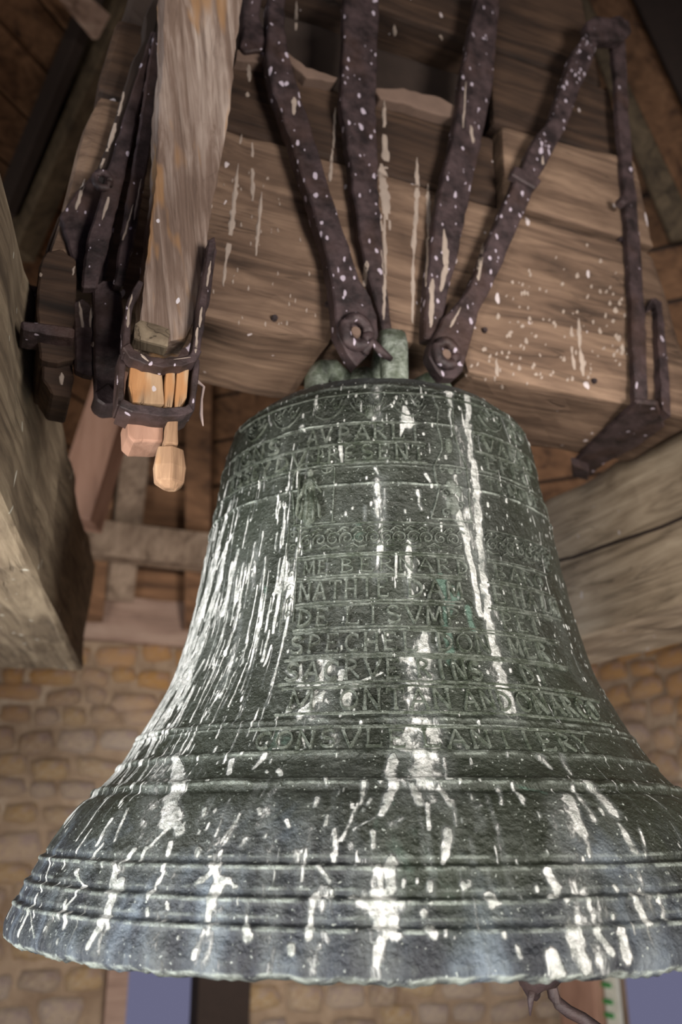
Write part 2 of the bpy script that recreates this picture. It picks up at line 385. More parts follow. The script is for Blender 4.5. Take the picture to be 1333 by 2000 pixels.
# explicit drips (x0,y0,x1,y1,w0,w1,a) in photo pixels, laid on the bell surface
DR = [(790, 795, 798, 825, 12, 38, 1.2), (765, 822, 830, 826, 9, 8, 1.2), (787, 828, 783, 852, 16, 5, 1.1), (775, 775, 766, 795, 9, 6, 1.), (800, 770, 812, 790, 8, 8, .9), (740, 802, 765, 790, 8, 8, .8),
      (877, 768, 882, 800, 30, 14, .9), (878, 800, 884, 850, 13, 6, .8), (912, 775, 914, 830, 22, 20, .95), (914, 830, 922, 900, 30, 26, 1.), (925, 900, 934, 1010, 24, 28, 1.), (934, 1010, 945, 1140, 22, 26, .95), (945, 1140, 955, 1210, 28, 34, .95), (955, 1210, 985, 1340, 40, 34, .8), (985, 1345, 992, 1385, 48, 44, .85),
      (893, 1000, 912, 1050, 24, 24, .9), (910, 1050, 925, 1120, 20, 18, .95), (925, 1120, 938, 1200, 18, 26, .9), (890, 930, 895, 1000, 16, 20, .6), (862, 960, 890, 1005, 14, 18, .5),
      (740, 950, 742, 1010, 24, 30, .75), (752, 955, 748, 1015, 12, 22, .7), (738, 1020, 742, 1075, 30, 22, .6), (713, 990, 713, 1020, 12, 10, .5), (740, 1085, 738, 1130, 16, 14, .55),
      (665, 862, 668, 905, 14, 7, 1.2), (652, 872, 655, 885, 5, 4, 1.), (733, 915, 739, 925, 12, 9, .8), (833, 925, 842, 940, 13, 9, .75), (817, 958, 820, 970, 16, 12, .7), (820, 985, 824, 995, 13, 10, .7),
      (799, 1055, 799, 1105, 9, 26, 1.2), (799, 1105, 801, 1130, 14, 16, 1.), (800, 1130, 803, 1168, 18, 20, .7), (774, 1080, 774, 1128, 7, 6, 1.2), (815, 1092, 820, 1100, 5, 6, .9),
      (832, 1235, 828, 1270, 22, 42, .95), (828, 1262, 832, 1300, 44, 36, 1.05), (800, 1290, 845, 1320, 46, 40, .7), (840, 1328, 800, 1332, 30, 40, .7), (745, 1315, 690, 1335, 12, 34, .9), (668, 1312, 664, 1335, 18, 8, 1.2), (748, 1240, 755, 1268, 7, 7, .9),
      (588, 1298, 586, 1340, 10, 26, .8), (640, 1290, 622, 1335, 14, 26, .85), (560, 1310, 590, 1336, 16, 20, .7), (630, 1352, 595, 1390, 16, 42, .8), (635, 1350, 622, 1385, 18, 10, .7), (678, 1355, 678, 1380, 26, 20, .9), (575, 1380, 560, 1392, 14, 14, .6),
      (800, 1340, 806, 1360, 14, 30, .6), (770, 1385, 870, 1388, 14, 12, .7), (750, 1402, 870, 1403, 14, 12, .8), (800, 1426, 790, 1458, 54, 60, .75), (840, 1430, 850, 1458, 30, 40, .65), (880, 1440, 900, 1460, 26, 30, .45), (545, 1425, 590, 1430, 12, 10, .8), (545, 1430, 545, 1460, 8, 8, .8), (510, 1462, 590, 1462, 8, 10, .8), (590, 1430, 596, 1458, 8, 8, .7), (655, 1435, 652, 1450, 24, 20, .6),
      (540, 1175, 550, 1190, 8, 8, .4), (550, 1145, 533, 1235, 12, 8, 1.3), (572, 1120, 565, 1160, 22, 16, .9), (585, 1065, 575, 1120, 16, 24, .7), (578, 1015, 574, 1040, 9, 9, .7), (553, 985, 558, 1000, 7, 7, .7),
      # left flank
      (385, 1215, 372, 1262, 14, 18, 2.3), (372, 1258, 350, 1315, 18, 26, 2.3), (350, 1310, 322, 1370, 24, 30, 2.3), (322, 1368, 296, 1418, 26, 30, 2.0), (300, 1410, 268, 1462, 22, 24, 1.7), (430, 1080, 412, 1140, 12, 18, 1.3), (415, 1130, 396, 1200, 16, 20, 1.4), (402, 1240, 380, 1310, 14, 20, 1.2), (382, 1300, 352, 1380, 16, 22, 1.1), (455, 1100, 440, 1180, 14, 18, .9), (560, 1100, 556, 1150, 20, 20, .8), (500, 1075, 494, 1150, 22, 20, .6), (470, 1200, 440, 1330, 20, 24, .5),
      (455, 1045, 425, 1110, 8, 10, 1.2), (440, 1100, 400, 1210, 10, 14, 1.3), (430, 1160, 385, 1270, 12, 14, 1.3), (410, 1200, 368, 1300, 13, 18, 1.3), (395, 1255, 350, 1340, 14, 24, 1.3), (400, 1290, 352, 1370, 10, 22, 1.2), (372, 1320, 320, 1410, 16, 26, 1.25), (350, 1360, 290, 1450, 20, 26, 1.2), (380, 1340, 330, 1430, 10, 14, 1.0), (320, 1410, 280, 1490, 20, 24, 1.1), (500, 1060, 485, 1130, 12, 12, .7), (478, 1100, 455, 1190, 14, 10, .8), (520, 1090, 508, 1150, 8, 8, .7), (470, 1180, 440, 1280, 10, 8, .8), (515, 1160, 500, 1260, 10, 10, .8), (500, 1250, 470, 1350, 8, 8, .6), (455, 1290, 410, 1390, 8, 8, .7), (530, 1260, 515, 1300, 7, 8, .7), (440, 1340, 400, 1400, 7, 8, .6), (270, 1470, 235, 1530, 20, 18, 1.), (330, 1415, 300, 1470, 10, 16, .9), (300, 1480, 262, 1540, 12, 14, .9),
      (345, 1478, 350, 1520, 24, 48, 1.25), (300, 1530, 410, 1528, 14, 12, 1.2), (350, 1535, 330, 1600, 46, 62, 1.2), (335, 1600, 350, 1620, 50, 30, 1.1), (330, 1615, 290, 1655, 14, 9, 1.1), (285, 1655, 272, 1678, 9, 10, 1.2), (455, 1488, 448, 1512, 16, 12, 1.), (520, 1475, 495, 1500, 18, 12, .8), (300, 1650, 298, 1662, 14, 14, .6),
      (334, 1645, 330, 1668, 10, 14, 1.3), (400, 1580, 398, 1592, 14, 12, .9), (220, 1600, 190, 1650, 10, 12, .9), (250, 1580, 225, 1640, 8, 12, .8), (200, 1650, 180, 1672, 14, 14, .9), (180, 1620, 150, 1665, 8, 9, .8), (260, 1660, 240, 1680, 16, 10, 1.2), (120, 1665, 200, 1668, 9, 9, .8),
      (225, 1695, 215, 1735, 14, 26, 1.2), (232, 1725, 205, 1790, 30, 20, 1.3), (205, 1790, 172, 1850, 20, 14, 1.3), (215, 1790, 212, 1812, 9, 9, 1.), (105, 1670, 85, 1740, 12, 12, 1.), (75, 1750, 35, 1825, 12, 16, 1.3), (62, 1770, 66, 1830, 9, 8, 1.), (130, 1760, 118, 1790, 10, 18, 1.1), (150, 1705, 160, 1728, 22, 12, 1.), (165, 1730, 122, 1780, 8, 9, .9), (135, 1785, 125, 1812, 14, 10, 1.1), (70, 1780, 68, 1790, 10, 10, .8),
      (430, 1690, 395, 1720, 14, 14, 1.2), (415, 1692, 430, 1725, 14, 18, 1.2), (430, 1725, 420, 1750, 34, 26, 1.2), (418, 1750, 405, 1795, 20, 10, 1.2), (445, 1722, 460, 1730, 18, 16, 1.), (388, 1660, 385, 1670, 20, 16, 1.), (385, 1725, 395, 1715, 12, 10, 1.), (410, 1672, 455, 1672, 10, 9, .9), (484, 1810, 484, 1830, 12, 20, 1.3), (290, 1775, 288, 1785, 9, 9, 1.2), (325, 1690, 318, 1700, 8, 9, 1.1), (320, 1705, 310, 1725, 7, 8, 1.), (295, 1745, 292, 1755, 16, 10, .8), (328, 1765, 330, 1775, 7, 7, 1.1),
      (485, 1760, 480, 1810, 14, 10, .5), (570, 1850, 571, 1862, 16, 14, 1.2), (615, 1750, 605, 1825, 24, 12, .8), (605, 1815, 602, 1832, 20, 16, 1.), (625, 1695, 645, 1720, 20, 18, .7), (655, 1620, 655, 1670, 16, 12, .7), (650, 1670, 652, 1678, 14, 12, .9), (608, 1620, 602, 1660, 20, 16, .5), (600, 1665, 590, 1720, 12, 9, .6),
      (620, 1560, 614, 1575, 14, 12, .8), (640, 1595, 637, 1612, 12, 9, .9), (560, 1605, 565, 1615, 14, 12, .9), (506, 1580, 508, 1590, 9, 8, .9), (470, 1590, 440, 1640, 9, 34, .75), (440, 1640, 420, 1650, 26, 16, .6), (480, 1640, 470, 1652, 22, 16, .6), (545, 1505, 548, 1512, 16, 12, .9), (520, 1505, 522, 1508, 8, 8, .9), (636, 1520, 640, 1535, 12, 8, .8),
      # centre splash
      (735, 760, 735, 830, 30, 36, .45), (742, 940, 742, 1130, 44, 40, .5), (800, 1060, 803, 1170, 34, 34, .45), (640, 1290, 620, 1400, 60, 70, .5), (830, 1280, 815, 1400, 90, 110, .5), (830, 1410, 830, 1530, 120, 130, .5), (320, 1490, 300, 1640, 90, 110, .45), (440, 1600, 420, 1680, 70, 80, .4), (600, 1580, 590, 1680, 60, 60, .35), (230, 1690, 190, 1850, 60, 60, .4), (330, 1700, 300, 1870, 60, 60, .38), (440, 1700, 400, 1890, 70, 60, .42), (540, 1760, 530, 1890, 50, 50, .35), (625, 1740, 610, 1890, 60, 50, .4), (740, 1700, 745, 1890, 100, 90, .45), (1100, 1580, 1130, 1690, 80, 90, .42), (1130, 1700, 1150, 1890, 110, 100, .42), (1250, 1720, 1270, 1880, 60, 60, .4), (900, 830, 930, 1100, 60, 60, .42), (960, 1200, 990, 1400, 70, 90, .42),
      (770, 1478, 760, 1520, 22, 34, .8), (820, 1475, 830, 1525, 54, 60, .9), (868, 1480, 872, 1525, 12, 10, .7), (745, 1528, 880, 1528, 16, 14, 1.05), (770, 1535, 745, 1590, 30, 14, .95), (745, 1590, 690, 1620, 12, 14, .6), (805, 1535, 822, 1570, 18, 22, .9), (835, 1570, 838, 1620, 10, 9, .85), (860, 1540, 880, 1575, 24, 12, .8), (885, 1570, 892, 1610, 9, 10, .7), (712, 1530, 706, 1570, 18, 9, .8), (700, 1570, 668, 1640, 10, 9, .8), (724, 1560, 718, 1570, 10, 10, .8), (770, 1605, 785, 1602, 30, 20, .5), (728, 1625, 730, 1655, 12, 10, 1.), (875, 1625, 872, 1670, 22, 16, .95), (868, 1670, 866, 1684, 8, 8, .9),
      (765, 1685, 762, 1735, 34, 26, .95), (740, 1690, 745, 1730, 14, 10, .9), (790, 1718, 788, 1730, 9, 9, 1.1), (841, 1725, 841, 1736, 14, 13, 1.1), (905, 1728, 907, 1732, 18, 12, 1.1), (690, 1755, 780, 1760, 26, 40, .8), (740, 1765, 755, 1810, 90, 50, .8), (740, 1815, 775, 1825, 36, 26, .95), (745, 1840, 735, 1885, 30, 12, .8), (828, 1782, 830, 1790, 14, 12, 1.1), (840, 1815, 848, 1824, 24, 18, 1.), (800, 1763, 842, 1764, 8, 8, 1.), (890, 1762, 975, 1762, 8, 14, .8), (955, 1752, 962, 1765, 26, 20, 1.), (984, 1824, 986, 1830, 10, 10, 1.1),
      # right side
      (930, 1575, 940, 1575, 14, 12, .6), (975, 1540, 980, 1570, 14, 9, .7), (1000, 1535, 1020, 1560, 9, 18, .7), (1055, 1480, 1075, 1500, 26, 14, .7), (1095, 1475, 1115, 1510, 18, 18, .6), (1150, 1535, 1200, 1585, 34, 44, .8), (1175, 1580, 1180, 1590, 14, 10, .9), (1110, 1560, 1140, 1630, 34, 26, .85), (1140, 1630, 1155, 1670, 20, 20, .7), (1080, 1600, 1100, 1680, 40, 44, .4), (1210, 1610, 1240, 1660, 14, 24, .9), (1250, 1620, 1262, 1670, 12, 12, .6), (1260, 1552, 1300, 1580, 9, 10, .7), (1100, 1530, 1200, 1545, 10, 14, .6), (1120, 1540, 1160, 1600, 16, 22, .6),
      (1070, 1705, 1085, 1735, 20, 30, .95), (1080, 1755, 1105, 1756, 24, 18, 1.), (1120, 1690, 1150, 1760, 30, 26, .5), (1145, 1760, 1150, 1775, 18, 14, .9), (1235, 1750, 1265, 1800, 14, 26, 1.), (1290, 1750, 1300, 1790, 30, 22, .45), (1120, 1820, 1145, 1890, 36, 40, .9), (1165, 1820, 1195, 1860, 18, 20, .9), (1080, 1870, 1090, 1900, 30, 40, .9), (1215, 1820, 1225, 1870, 18, 30, .8), (1010, 1850, 1018, 1870, 14, 12, .6), (1200, 1732, 1207, 1735, 12, 12, .9), (1240, 1420, 1246, 1440, 5, 6, .5),
      # top right and streaks below the shoulder
      (980, 815, 1000, 870, 12, 8, .7), (1000, 825, 1018, 860, 10, 7, .7), (960, 800, 985, 815, 14, 12, .7), (1010, 870, 1005, 905, 8, 6, .8), (1020, 900, 1035, 960, 7, 8, .7), (850, 765, 870, 768, 12, 20, .7), (620, 775, 618, 800, 9, 12, 1.), (590, 835, 596, 842, 18, 10, 1.1), (530, 790, 530, 830, 10, 14, .6), (500, 880, 515, 860, 14, 16, .8), (500, 905, 470, 930, 10, 10, .6), (495, 930, 490, 955, 9, 6, .6), (1060, 1090, 1075, 1160, 5, 5, .9), (1055, 1040, 1062, 1090, 6, 5, .7), (945, 1310, 1000, 1330, 40, 50, .35)]
for d in DR: drip_px(*d)
for d in [(862, 1128, 880, 1160, 22, 50, 1.), (880, 1160, 874, 1200, 46, 22, .9), (870, 1200, 882, 1290, 20, 26, .9), (912, 1188, 925, 1230, 16, 20, .7), (545, 1440, 540, 1450, 60, 60, .35), (520, 1150, 512, 1200, 14, 14, .5), (700, 1030, 700, 1060, 40, 60, .3), (940, 1525, 1060, 1545, 20, 26, .5)]: verdi(*d)
for p0, z0, p1, z1, w0, w1, a in ((-.98, .50, -1.06, .36, .004, .009, 1.8), (-1.06, .40, -1.14, .24, .009, .014, 2.3), (-1.14, .32, -1.19, .16, .012, .020, 2.3), (-1.05, .27, -1.12, .12, .008, .018, 2.0), (-1.20, .20, -1.23, .07, .018, .026, 2.3), (-1.08, .16, -1.13, .05, .012, .018, 1.8),
        (-.92, .42, -.98, .26, .005, .010, 1.6), (-.97, .24, -1.02, .13, .006, .012, 1.5), (-1.24, .42, -1.26, .18, .010, .018, 1.5), (-1.18, .08, -1.20, .01, .012, .014, 1.2), (-.80, .40, -.84, .30, .004, .007, 1.5), (-1.10, .55, -1.14, .45, .004, .007, 1.0)): stroke(p0, z0, p1, z1, w0, w1, a)
rs = random.Random(11)
for i in range(260):      # thin runs down the left flank
    p = rs.uniform(-1.45, -.42); z = rs.triangular(.02, .60, .33); L = rs.uniform(.02, .10)
    w = rs.uniform(.0012, .0035); stroke(p, z, p+rs.uniform(-.01, .01), z-L, w*.6, w, rs.uniform(.45, 1.0))
for i in range(170):
    p = rs.uniform(-1.5, 1.5); z = rs.uniform(-.13, .68); L = rs.uniform(.006, .04); w = rs.uniform(.001, .003)
    stroke(p, z, p, z-L, w*.7, w, rs.uniform(.4, .9))
for i in range(900):
    p = rs.uniform(-1.9, 1.9); z = rs.uniform(-.13, .70); w = rs.uniform(.0010, .0030)
    stroke(p, z, p, z-rs.uniform(.001, .006), w, w, rs.uniform(.7, 1.2))
for i in range(90):       # broader pale runs round the lip
    p = rs.uniform(-1.6, 1.9); z = rs.uniform(-.10, .05); L = rs.uniform(.02, .07); w = rs.uniform(.005, .012)
    stroke(p, z, p, z-L, w*.7, w, rs.uniform(.18, .38))
D += np.clip(S-.45, 0, .6)*.0016
# ragged lip
zoff = np.zeros_like(D); lipw = np.exp(-((rz+.14)/.012)**2)[:, None]
zoff += lipw*((vnoise(17, 0.01, 21)-.5)*.003 + (vnoise(70, 0.01, 22)-.5)*.0035)
tilt = math.tan(math.radians(.7))
X = (RR + nr[:, None]*D)*np.sin(PP); Y = -(RR + nr[:, None]*D)*np.cos(PP); Z = ZZ + nzv[:, None]*D + zoff
# inner surface rows (lip underside and the hollow of the bell)
inner = [(-.146, .556), (-.142, .535), (-.125, .510), (-.08, .480), (-.02, .445), (.05, .395), (.12, .352), (.20, .318), (.30, .292), (.42, .272), (.55, .252), (.63, .235), (.665, .20), (.68, .12), (.685, .02)]
IX = np.array([[r*math.sin(p) for p in phis] for z, r in inner]); IY = np.array([[-r*math.cos(p) for p in phis] for z, r in inner]); IZ = np.array([[z+(zoff[0, j] if i < 2 else 0) for j in range(NC)] for i, (z, r) in enumerate(inner)])
VX = np.vstack([IX[::-1], X]); VY = np.vstack([IY[::-1], Y]); VZ = np.vstack([IZ[::-1], Z]); SS = np.vstack([np.zeros_like(IX), S]); SV = np.vstack([np.zeros_like(IX), V_])
nrow = VX.shape[0]
co = np.stack([VX, VY, VZ], -1).reshape(-1, 3).astype(np.float32)
BO = Vector((BX, BY, -.14))
co[:, 2] += .14
ii, jj = np.meshgrid(np.arange(nrow-1), np.arange(NC), indexing='ij')
j2 = (jj+1) % NC
quads = np.stack([ii*NC+jj, ii*NC+j2, (ii+1)*NC+j2, (ii+1)*NC+jj], -1).reshape(-1, 4).astype(np.int32)
me = bpy.data.meshes.new('bell_body'); me.vertices.add(len(co)); me.vertices.foreach_set('co', co.ravel())
me.loops.add(quads.size); me.loops.foreach_set('vertex_index', quads.ravel())
me.polygons.add(len(quads)); me.polygons.foreach_set('loop_start', np.arange(0, quads.size, 4, dtype=np.int32))
me.polygons.foreach_set('loop_total', np.full(len(quads), 4, dtype=np.int32))
me.update(calc_edges=True); me.polygons.foreach_set('use_smooth', np.ones(len(quads), dtype=bool))
av = me.attributes.new('verdigris', 'FLOAT', 'POINT'); av.data.foreach_set('value', SV.ravel().astype(np.float32))
at = me.attributes.new('dropping', 'FLOAT', 'POINT'); at.data.foreach_set('value', SS.ravel().astype(np.float32))

def bronze(name, attr=True, k=1.0, dusty=0):
    t = NT(name); v = t.coord(); geo = t.n('ShaderNodeTexCoord')
    sep = t.n('ShaderNodeSeparateXYZ'); t.l(v, sep.inputs[0])
    vs_ = t.coord(scale=(1, 1, .22))
    n1 = t.noise(vs_, 14, 6, .62, .5); n2 = t.noise(v, 3.2, 4, .6); fine = t.noise(v, 120, 5, .65)
    col = t.ramp(n1, [(.30, srgb(46*k, 51*k, 43*k)), (.47, srgb(76*k, 82*k, 72*k)), (.62, srgb(106*k, 113*k, 104*k)), (.8, srgb(176*k, 183*k, 176*k))])
    col = t.mix(t.ramp(n2, [(.38, 0.), (.62, .7)]), col, srgb(72*k, 84*k, 64*k))
    vp = t.noise(v, 7, 5, .6, .8)
    if attr:
        gv = t.n('ShaderNodeAttribute', attribute_name='verdigris')
        gm = t.math('ADD', gv.outputs['Fac'], t.math('MULTIPLY', t.math('SUBTRACT', t.noise(v, 45, 5, .65), .5), 1.4))
        col = t.mix(t.ramp(gm, [(.25, 0.), (.65, .6)]), col, srgb(86, 114, 101))
    col = t.mix(t.ramp(vp, [(.68, 0.), (.76, .22)]), col, srgb(104, 130, 118))
    if attr:
        # mottled blue-grey tone, stronger towards the lip of the bell
        blk = t.noise(t.coord(scale=(1, 1, .3)), 22, 2, .4)
        low = t.ramp(t.math('ADD', t.math('MULTIPLY', sep.outputs[2], 1.8), t.math('MULTIPLY', t.math('SUBTRACT', vp, .5), .6)), [(.05, .7), (.24, 0.)])
        col = t.mix(low, col, t.ramp(t.math('ADD', t.math('MULTIPLY', n1, .5), t.math('MULTIPLY', blk, .5)), [(.40, srgb(34, 36, 46)), (.5, srgb(56, 62, 72)), (.60, srgb(112, 124, 136))]))
        col = t.mix(t.ramp(t.math('ADD', sep.outputs[2], t.math('MULTIPLY', t.math('SUBTRACT', vp, .5), .05)), [(.80, 0.), (.85, .55)]), col, srgb(116, 124, 130))  # shoulder sheen painted in as a paler blue-grey band
        a = t.n('ShaderNodeAttribute', attribute_name='dropping')
        streak = t.noise(t.coord(scale=(1, 1, .3)), 75, 6, .7, .6)
        patch = t.noise(t.coord(scale=(1, 1, .35)), 34, 5, .65, .4)
        s1 = t.math('ADD', a.outputs['Fac'], t.math('MULTIPLY', t.math('SUBTRACT', streak, .5), 1.3))
        s2 = t.math('ADD', s1, t.math('MULTIPLY', t.math('SUBTRACT', patch, .5), 1.1))
        mk = t.ramp(s2, [(.42, 0.), (.60, 1.)])
        haze = t.ramp(t.math('ADD', a.outputs['Fac'], t.math('MULTIPLY', t.math('SUBTRACT', patch, .5), .8)), [(.1, 0.), (.6, .42)])
        wcol = t.ramp(t.math('ADD', t.math('MULTIPLY', streak, .5), t.math('MULTIPLY', t.noise(v, 55, 4, .7), .5)), [(.38, srgb(92, 98, 94)), (.47, srgb(160, 163, 158)), (.55, srgb(196, 198, 194)), (.64, srgb(232, 232, 228))])
        col = t.mix(haze, col, srgb(128, 134, 132)); col = t.mix(mk, col, wcol)
    if dusty:
        col = t.mix(t.ramp(t.noise(v, 60, 4, .65), [(.42, 0.), (.60, dusty)]), col, srgb(196, 204, 196))
    pnt = t.ramp(t.n('ShaderNodeNewGeometry').outputs['Pointiness'], [(.505, 0.), (.54, .6)])
    if attr: col = t.mix(t.math('MULTIPLY', pnt, t.ramp(t.noise(v, 40, 4, .6), [(.4, 0.), (.6, 1.)])), col, srgb(176, 186, 176))
    spn = t.noise(v, 210, 2, .5)
    col = t.mix(t.ramp(spn, [(.68, 0.), (.72, .7)]), col, srgb(180, 188, 180))
    t.l(col, t.b.inputs['Base Color']); t.b.inputs['Metallic'].default_value = .25
    t.l(t.ramp(n1, [(.3, .34), (.7, .55)]), t.b.inputs['Roughness'])
    h = t.math('ADD', fine, t.math('MULTIPLY', t.noise(v, 45, 4, .6), 1.2))
    if attr: h = t.math('ADD', h, t.math('MULTIPLY', mk, .9))
    t.l(t.bump(h, .0055, .9), t.b.inputs['Normal'])
    return t.m
M['bell'] = bronze('patinated_bronze', k=.57); M['relief'] = bronze('raised_bronze', False, .80, .14); M['crown'] = bronze('crown_bronze', False, 1.25, .3)
me.materials.append(M['bell'])
bell = thing('church_bell', BO, 'large old green bronze bell with raised inscriptions and white bird droppings hanging below the headstock', 'bell')
body = bpy.data.objects.new('bell_body', me); C.objects.link(body); body.parent = bell; body['_o'] = list(BO)
tag(body, 'flaring bell wall streaked white over green patina, with ridged rings')

# ---- raised work on the bell: strokes laid on the wall
def wstroke(bm, pts, wid, h, closed=False):
    """pts: (phi, z) polyline; wid metres; ridge of height h"""
    pts = [tuple(p) for p in pts]
    if closed: pts = pts+[pts[0]]
    prev = None
    for i, (p, z) in enumerate(pts):
        a = pts[max(0, i-1)]; b = pts[min(len(pts)-1, i+1)]
        R = Rz(z); dx = (b[0]-a[0])*R; dzz = (b[1]-a[1]); L = math.hypot(dx, dzz) or 1e-6
        nx, nzz = -dzz/L, dx/L
        q = []
        for off, hh in ((-.5, -.0015), (-.28, h), (.28, h), (.5, -.0015)):
            q.append(bm.verts.new(wrap(p+nx*wid*off/R, z+nzz*wid*off, hh)))
        if prev:
            for k in range(3): bm.faces.new((prev[k], prev[k+1], q[k+1], q[k]))
        else: bm.faces.new(q)
        prev = q
    bm.faces.new(prev[::-1])
def dome(bm, p, z, ru, rzz, h, n=10, m=3):
    R = Rz(z); rings = []
    for i in range(m+1):
        a = (PI/2)*i/m; k = math.cos(a)
        if i == m: rings.append([bm.verts.new(wrap(p, z, h))]); break
        rings.append([bm.verts.new(wrap(p+ru*k*math.cos(2*PI*j/n)/R, z+rzz*k*math.sin(2*PI*j/n), h*math.sin(a)-.001*(i == 0))) for j in range(n)])
    for a, b in zip(rings, rings[1:]):
        for j in range(n):
            if len(b) == 1: bm.faces.new((a[j], a[(j+1) % n], b[0]))
            else: bm.faces.new((a[j], a[(j+1) % n], b[(j+1) % n], b[j]))
def arc(cx, cy, rx, ry, a0, a1, n=7): return [(cx+rx*math.cos(math.radians(a0+(a1-a0)*i/n)), cy+ry*math.sin(math.radians(a0+(a1-a0)*i/n))) for i in range(n+1)]
def st(x): return [[(x, 0), (x, 1)], [(x-.12, .02), (x+.12, .02)], [(x-.12, .98), (x+.12, .98)]]
GL = {'A': [[(.04, 0), (.5, 1)], [(.5, 1), (.96, 0)], [(.22, .36), (.78, .36)], [(-.04, .02), (.16, .02)], [(.82, .02), (1.04, .02)]],
      'B': st(.15)+[arc(.15, .76, .55, .23, 90, -90), arc(.15, .27, .68, .26, 90, -90)],
      'C': [arc(.55, .5, .45, .48, 50, 310, 10), [(.86, .72), (.86, .95)]],
      'D': st(.12)+[arc(.12, .5, .78, .48, 90, -90, 9)],
      'E': st(.15)+[[(.15, .98), (.8, .98)], [(.15, .52), (.62, .52)], [(.15, .02), (.85, .02)], [(.8, .98), (.8, .82)], [(.85, .02), (.85, .18)]],
      'F': st(.15)+[[(.15, .98), (.82, .98)], [(.15, .52), (.62, .52)], [(.82, .98), (.82, .8)]],
      'G': [arc(.55, .5, .45, .48, 50, 350, 10), [(.98, .4), (.65, .4)]],
      'H': st(.12)+st(.85)+[[(.12, .5), (.85, .5)]], 'I': st(.5),
      'L': st(.18)+[[(.18, .02), (.88, .02)], [(.88, .02), (.88, .22)]],
      'M': [[(.08, 0), (.12, 1)], [(.12, 1), (.5, .15)], [(.5, .15), (.88, 1)], [(.88, 1), (.94, 0)], [(-.02, .02), (.2, .02)], [(.82, .02), (1.04, .02)]],
      'N': [[(.12, 0), (.12, 1)], [(.12, 1), (.86, 0)], [(.86, 0), (.86, 1)], [(0, .02), (.24, .02)], [(.74, .98), (.98, .98)]],
      'O': [arc(.5, .5, .46, .48, 0, 360, 14)], 'P': st(.18)+[arc(.18, .72, .62, .27, 90, -90)],
      'R': st(.15)+[arc(.15, .74, .6, .25, 90, -90), [(.4, .49), (.95, 0)]],
      'S': [arc(.48, .74, .34, .24, 20, 270, 8)+arc(.5, .26, .36, .24, 90, -160, 8)],
      'T': st(.5)+[[(.02, .98), (.98, .98)], [(.04, .98), (.04, .8)], [(.96, .98), (.96, .8)]],
      'V': [[(.03, 1), (.5, 0)], [(.5, 0), (.97, 1)], [(-.05, .98), (.15, .98)], [(.85, .98), (1.05, .98)]],
      'Y': [[(.03, 1), (.5, .5)], [(.97, 1), (.5, .5)], [(.5, .5), (.5, 0)], [(.38, .02), (.62, .02)]],
      '.': [[(.5, .42), (.5, .56)]], ':': [[(.5, .2), (.5, .3)], [(.5, .65), (.5, .75)]]}
def letter(ch, p0, p1, z0, z1, parent, h=.0034, sw=None, tile=False):
    bm = bmesh.new(); R = Rz(.5*(z0+z1)); sw = sw or min((z1-z0)*.17, .0052)
    for line in GL[ch]:
        fine = []
        for a, b in zip(line, line[1:]):
            k = 3 if math.hypot(a[0]-b[0], a[1]-b[1]) > .6 else 1
            fine += [(a[0]+(b[0]-a[0])*i/k, a[1]+(b[1]-a[1])*i/k) for i in range(k)]
        fine.append(line[-1])
        steep = abs(line[-1][1]-line[0][1]) > .6
        wstroke(bm, [(p0+(p1-p0)*u, z0+(z1-z0)*v) for u, v in fine], sw*(1.15 if steep else .75), h)
    return bm_obj('letter', bm, M['relief'], parent)
def inscription(segs, y0, y1, rows, label, h=.0034):
    """segs: (text, px0, px1); y0,y1 photo rows at the centre; rows: framing strips (px0,px1)"""
    zt, zb = z_at(y0), z_at(y1)
    bm = bmesh.new()
    for (a, b) in rows:
        pa, pb = phi_at(a, (zt+zb)/2), phi_at(b, (zt+zb)/2)
        n = max(2, int(abs(pb-pa)/.035))
        for zz, w in ((zt+.0035, .0045), (zb-.0035, .0045)):
            wstroke(bm, [(pa+(pb-pa)*i/n, zz+rs.uniform(-.0006, .0006)) for i in range(n+1)], w, .0016)
    ln = bm_obj('inscription_line', bm, M['relief'], bell)
    tag(ln, label)
    for txt, a, b in segs:
        pa, pb = phi_at(a, (zt+zb)/2), phi_at(b, (zt+zb)/2)
        n = len(txt); st_ = (pb-pa)/n
        for i, ch in enumerate(txt):
            if ch == ' ': continue
            m = .10 if ch != 'I' else .2
            j = rs.uniform(-.0007, .0007)
            letter(ch, pa+st_*(i+m), pa+st_*(i+1-m), zb+.001+j, zt-.001+j, ln, h)
    return ln
inscription([('IONS', 455, 552), (':AV', 575, 652), ('PARL', 657, 795), ('I', 799, 823), ('VARRI', 940, 1040)], 829, 859, [(452, 826), (925, 1040)], 'raised letters reading AV PARL')
inscription([('ASSEY', 452, 530), ('DV', 538, 602), ('.P', 604, 636), ('RESENT', 638, 834), ('EFFO', 945, 1035)], 868, 898, [(445, 834), (930, 1042)], 'raised letters reading DV PRESENT')
inscription([('TEMOVE', 945, 1052)], 913, 938, [], 'short raised line at right shoulder reading TEMOVE')
inscription([('ME', 592, 648), ('BERNAR', 662, 885), ('D', 890, 915), ('BARO', 962, 1060)], 1088, 1117, [(582, 910), (955, 1068)], 'raised letters reading ME BERNAR')
inscription([('NATHIE', 583, 765), ('DAM', 793, 905), ('E', 960, 988), ('HA', 1000, 1048), ('LM', 1055, 1090)], 1131, 1168, [(578, 905), (955, 1090)], 'raised letters reading NATHIE DAM')
inscription([('DE', 580, 650), ('LISVMP', 670, 905), ('PET', 975, 1055)], 1183, 1219, [(575, 1085)], 'raised letters reading DE LISVMP')
inscription([('SPECHEL', 565, 820), ('DON', 850, 960), ('MER', 990, 1070)], 1235, 1272, [(570, 1100)], 'raised letters reading SPECHEL')
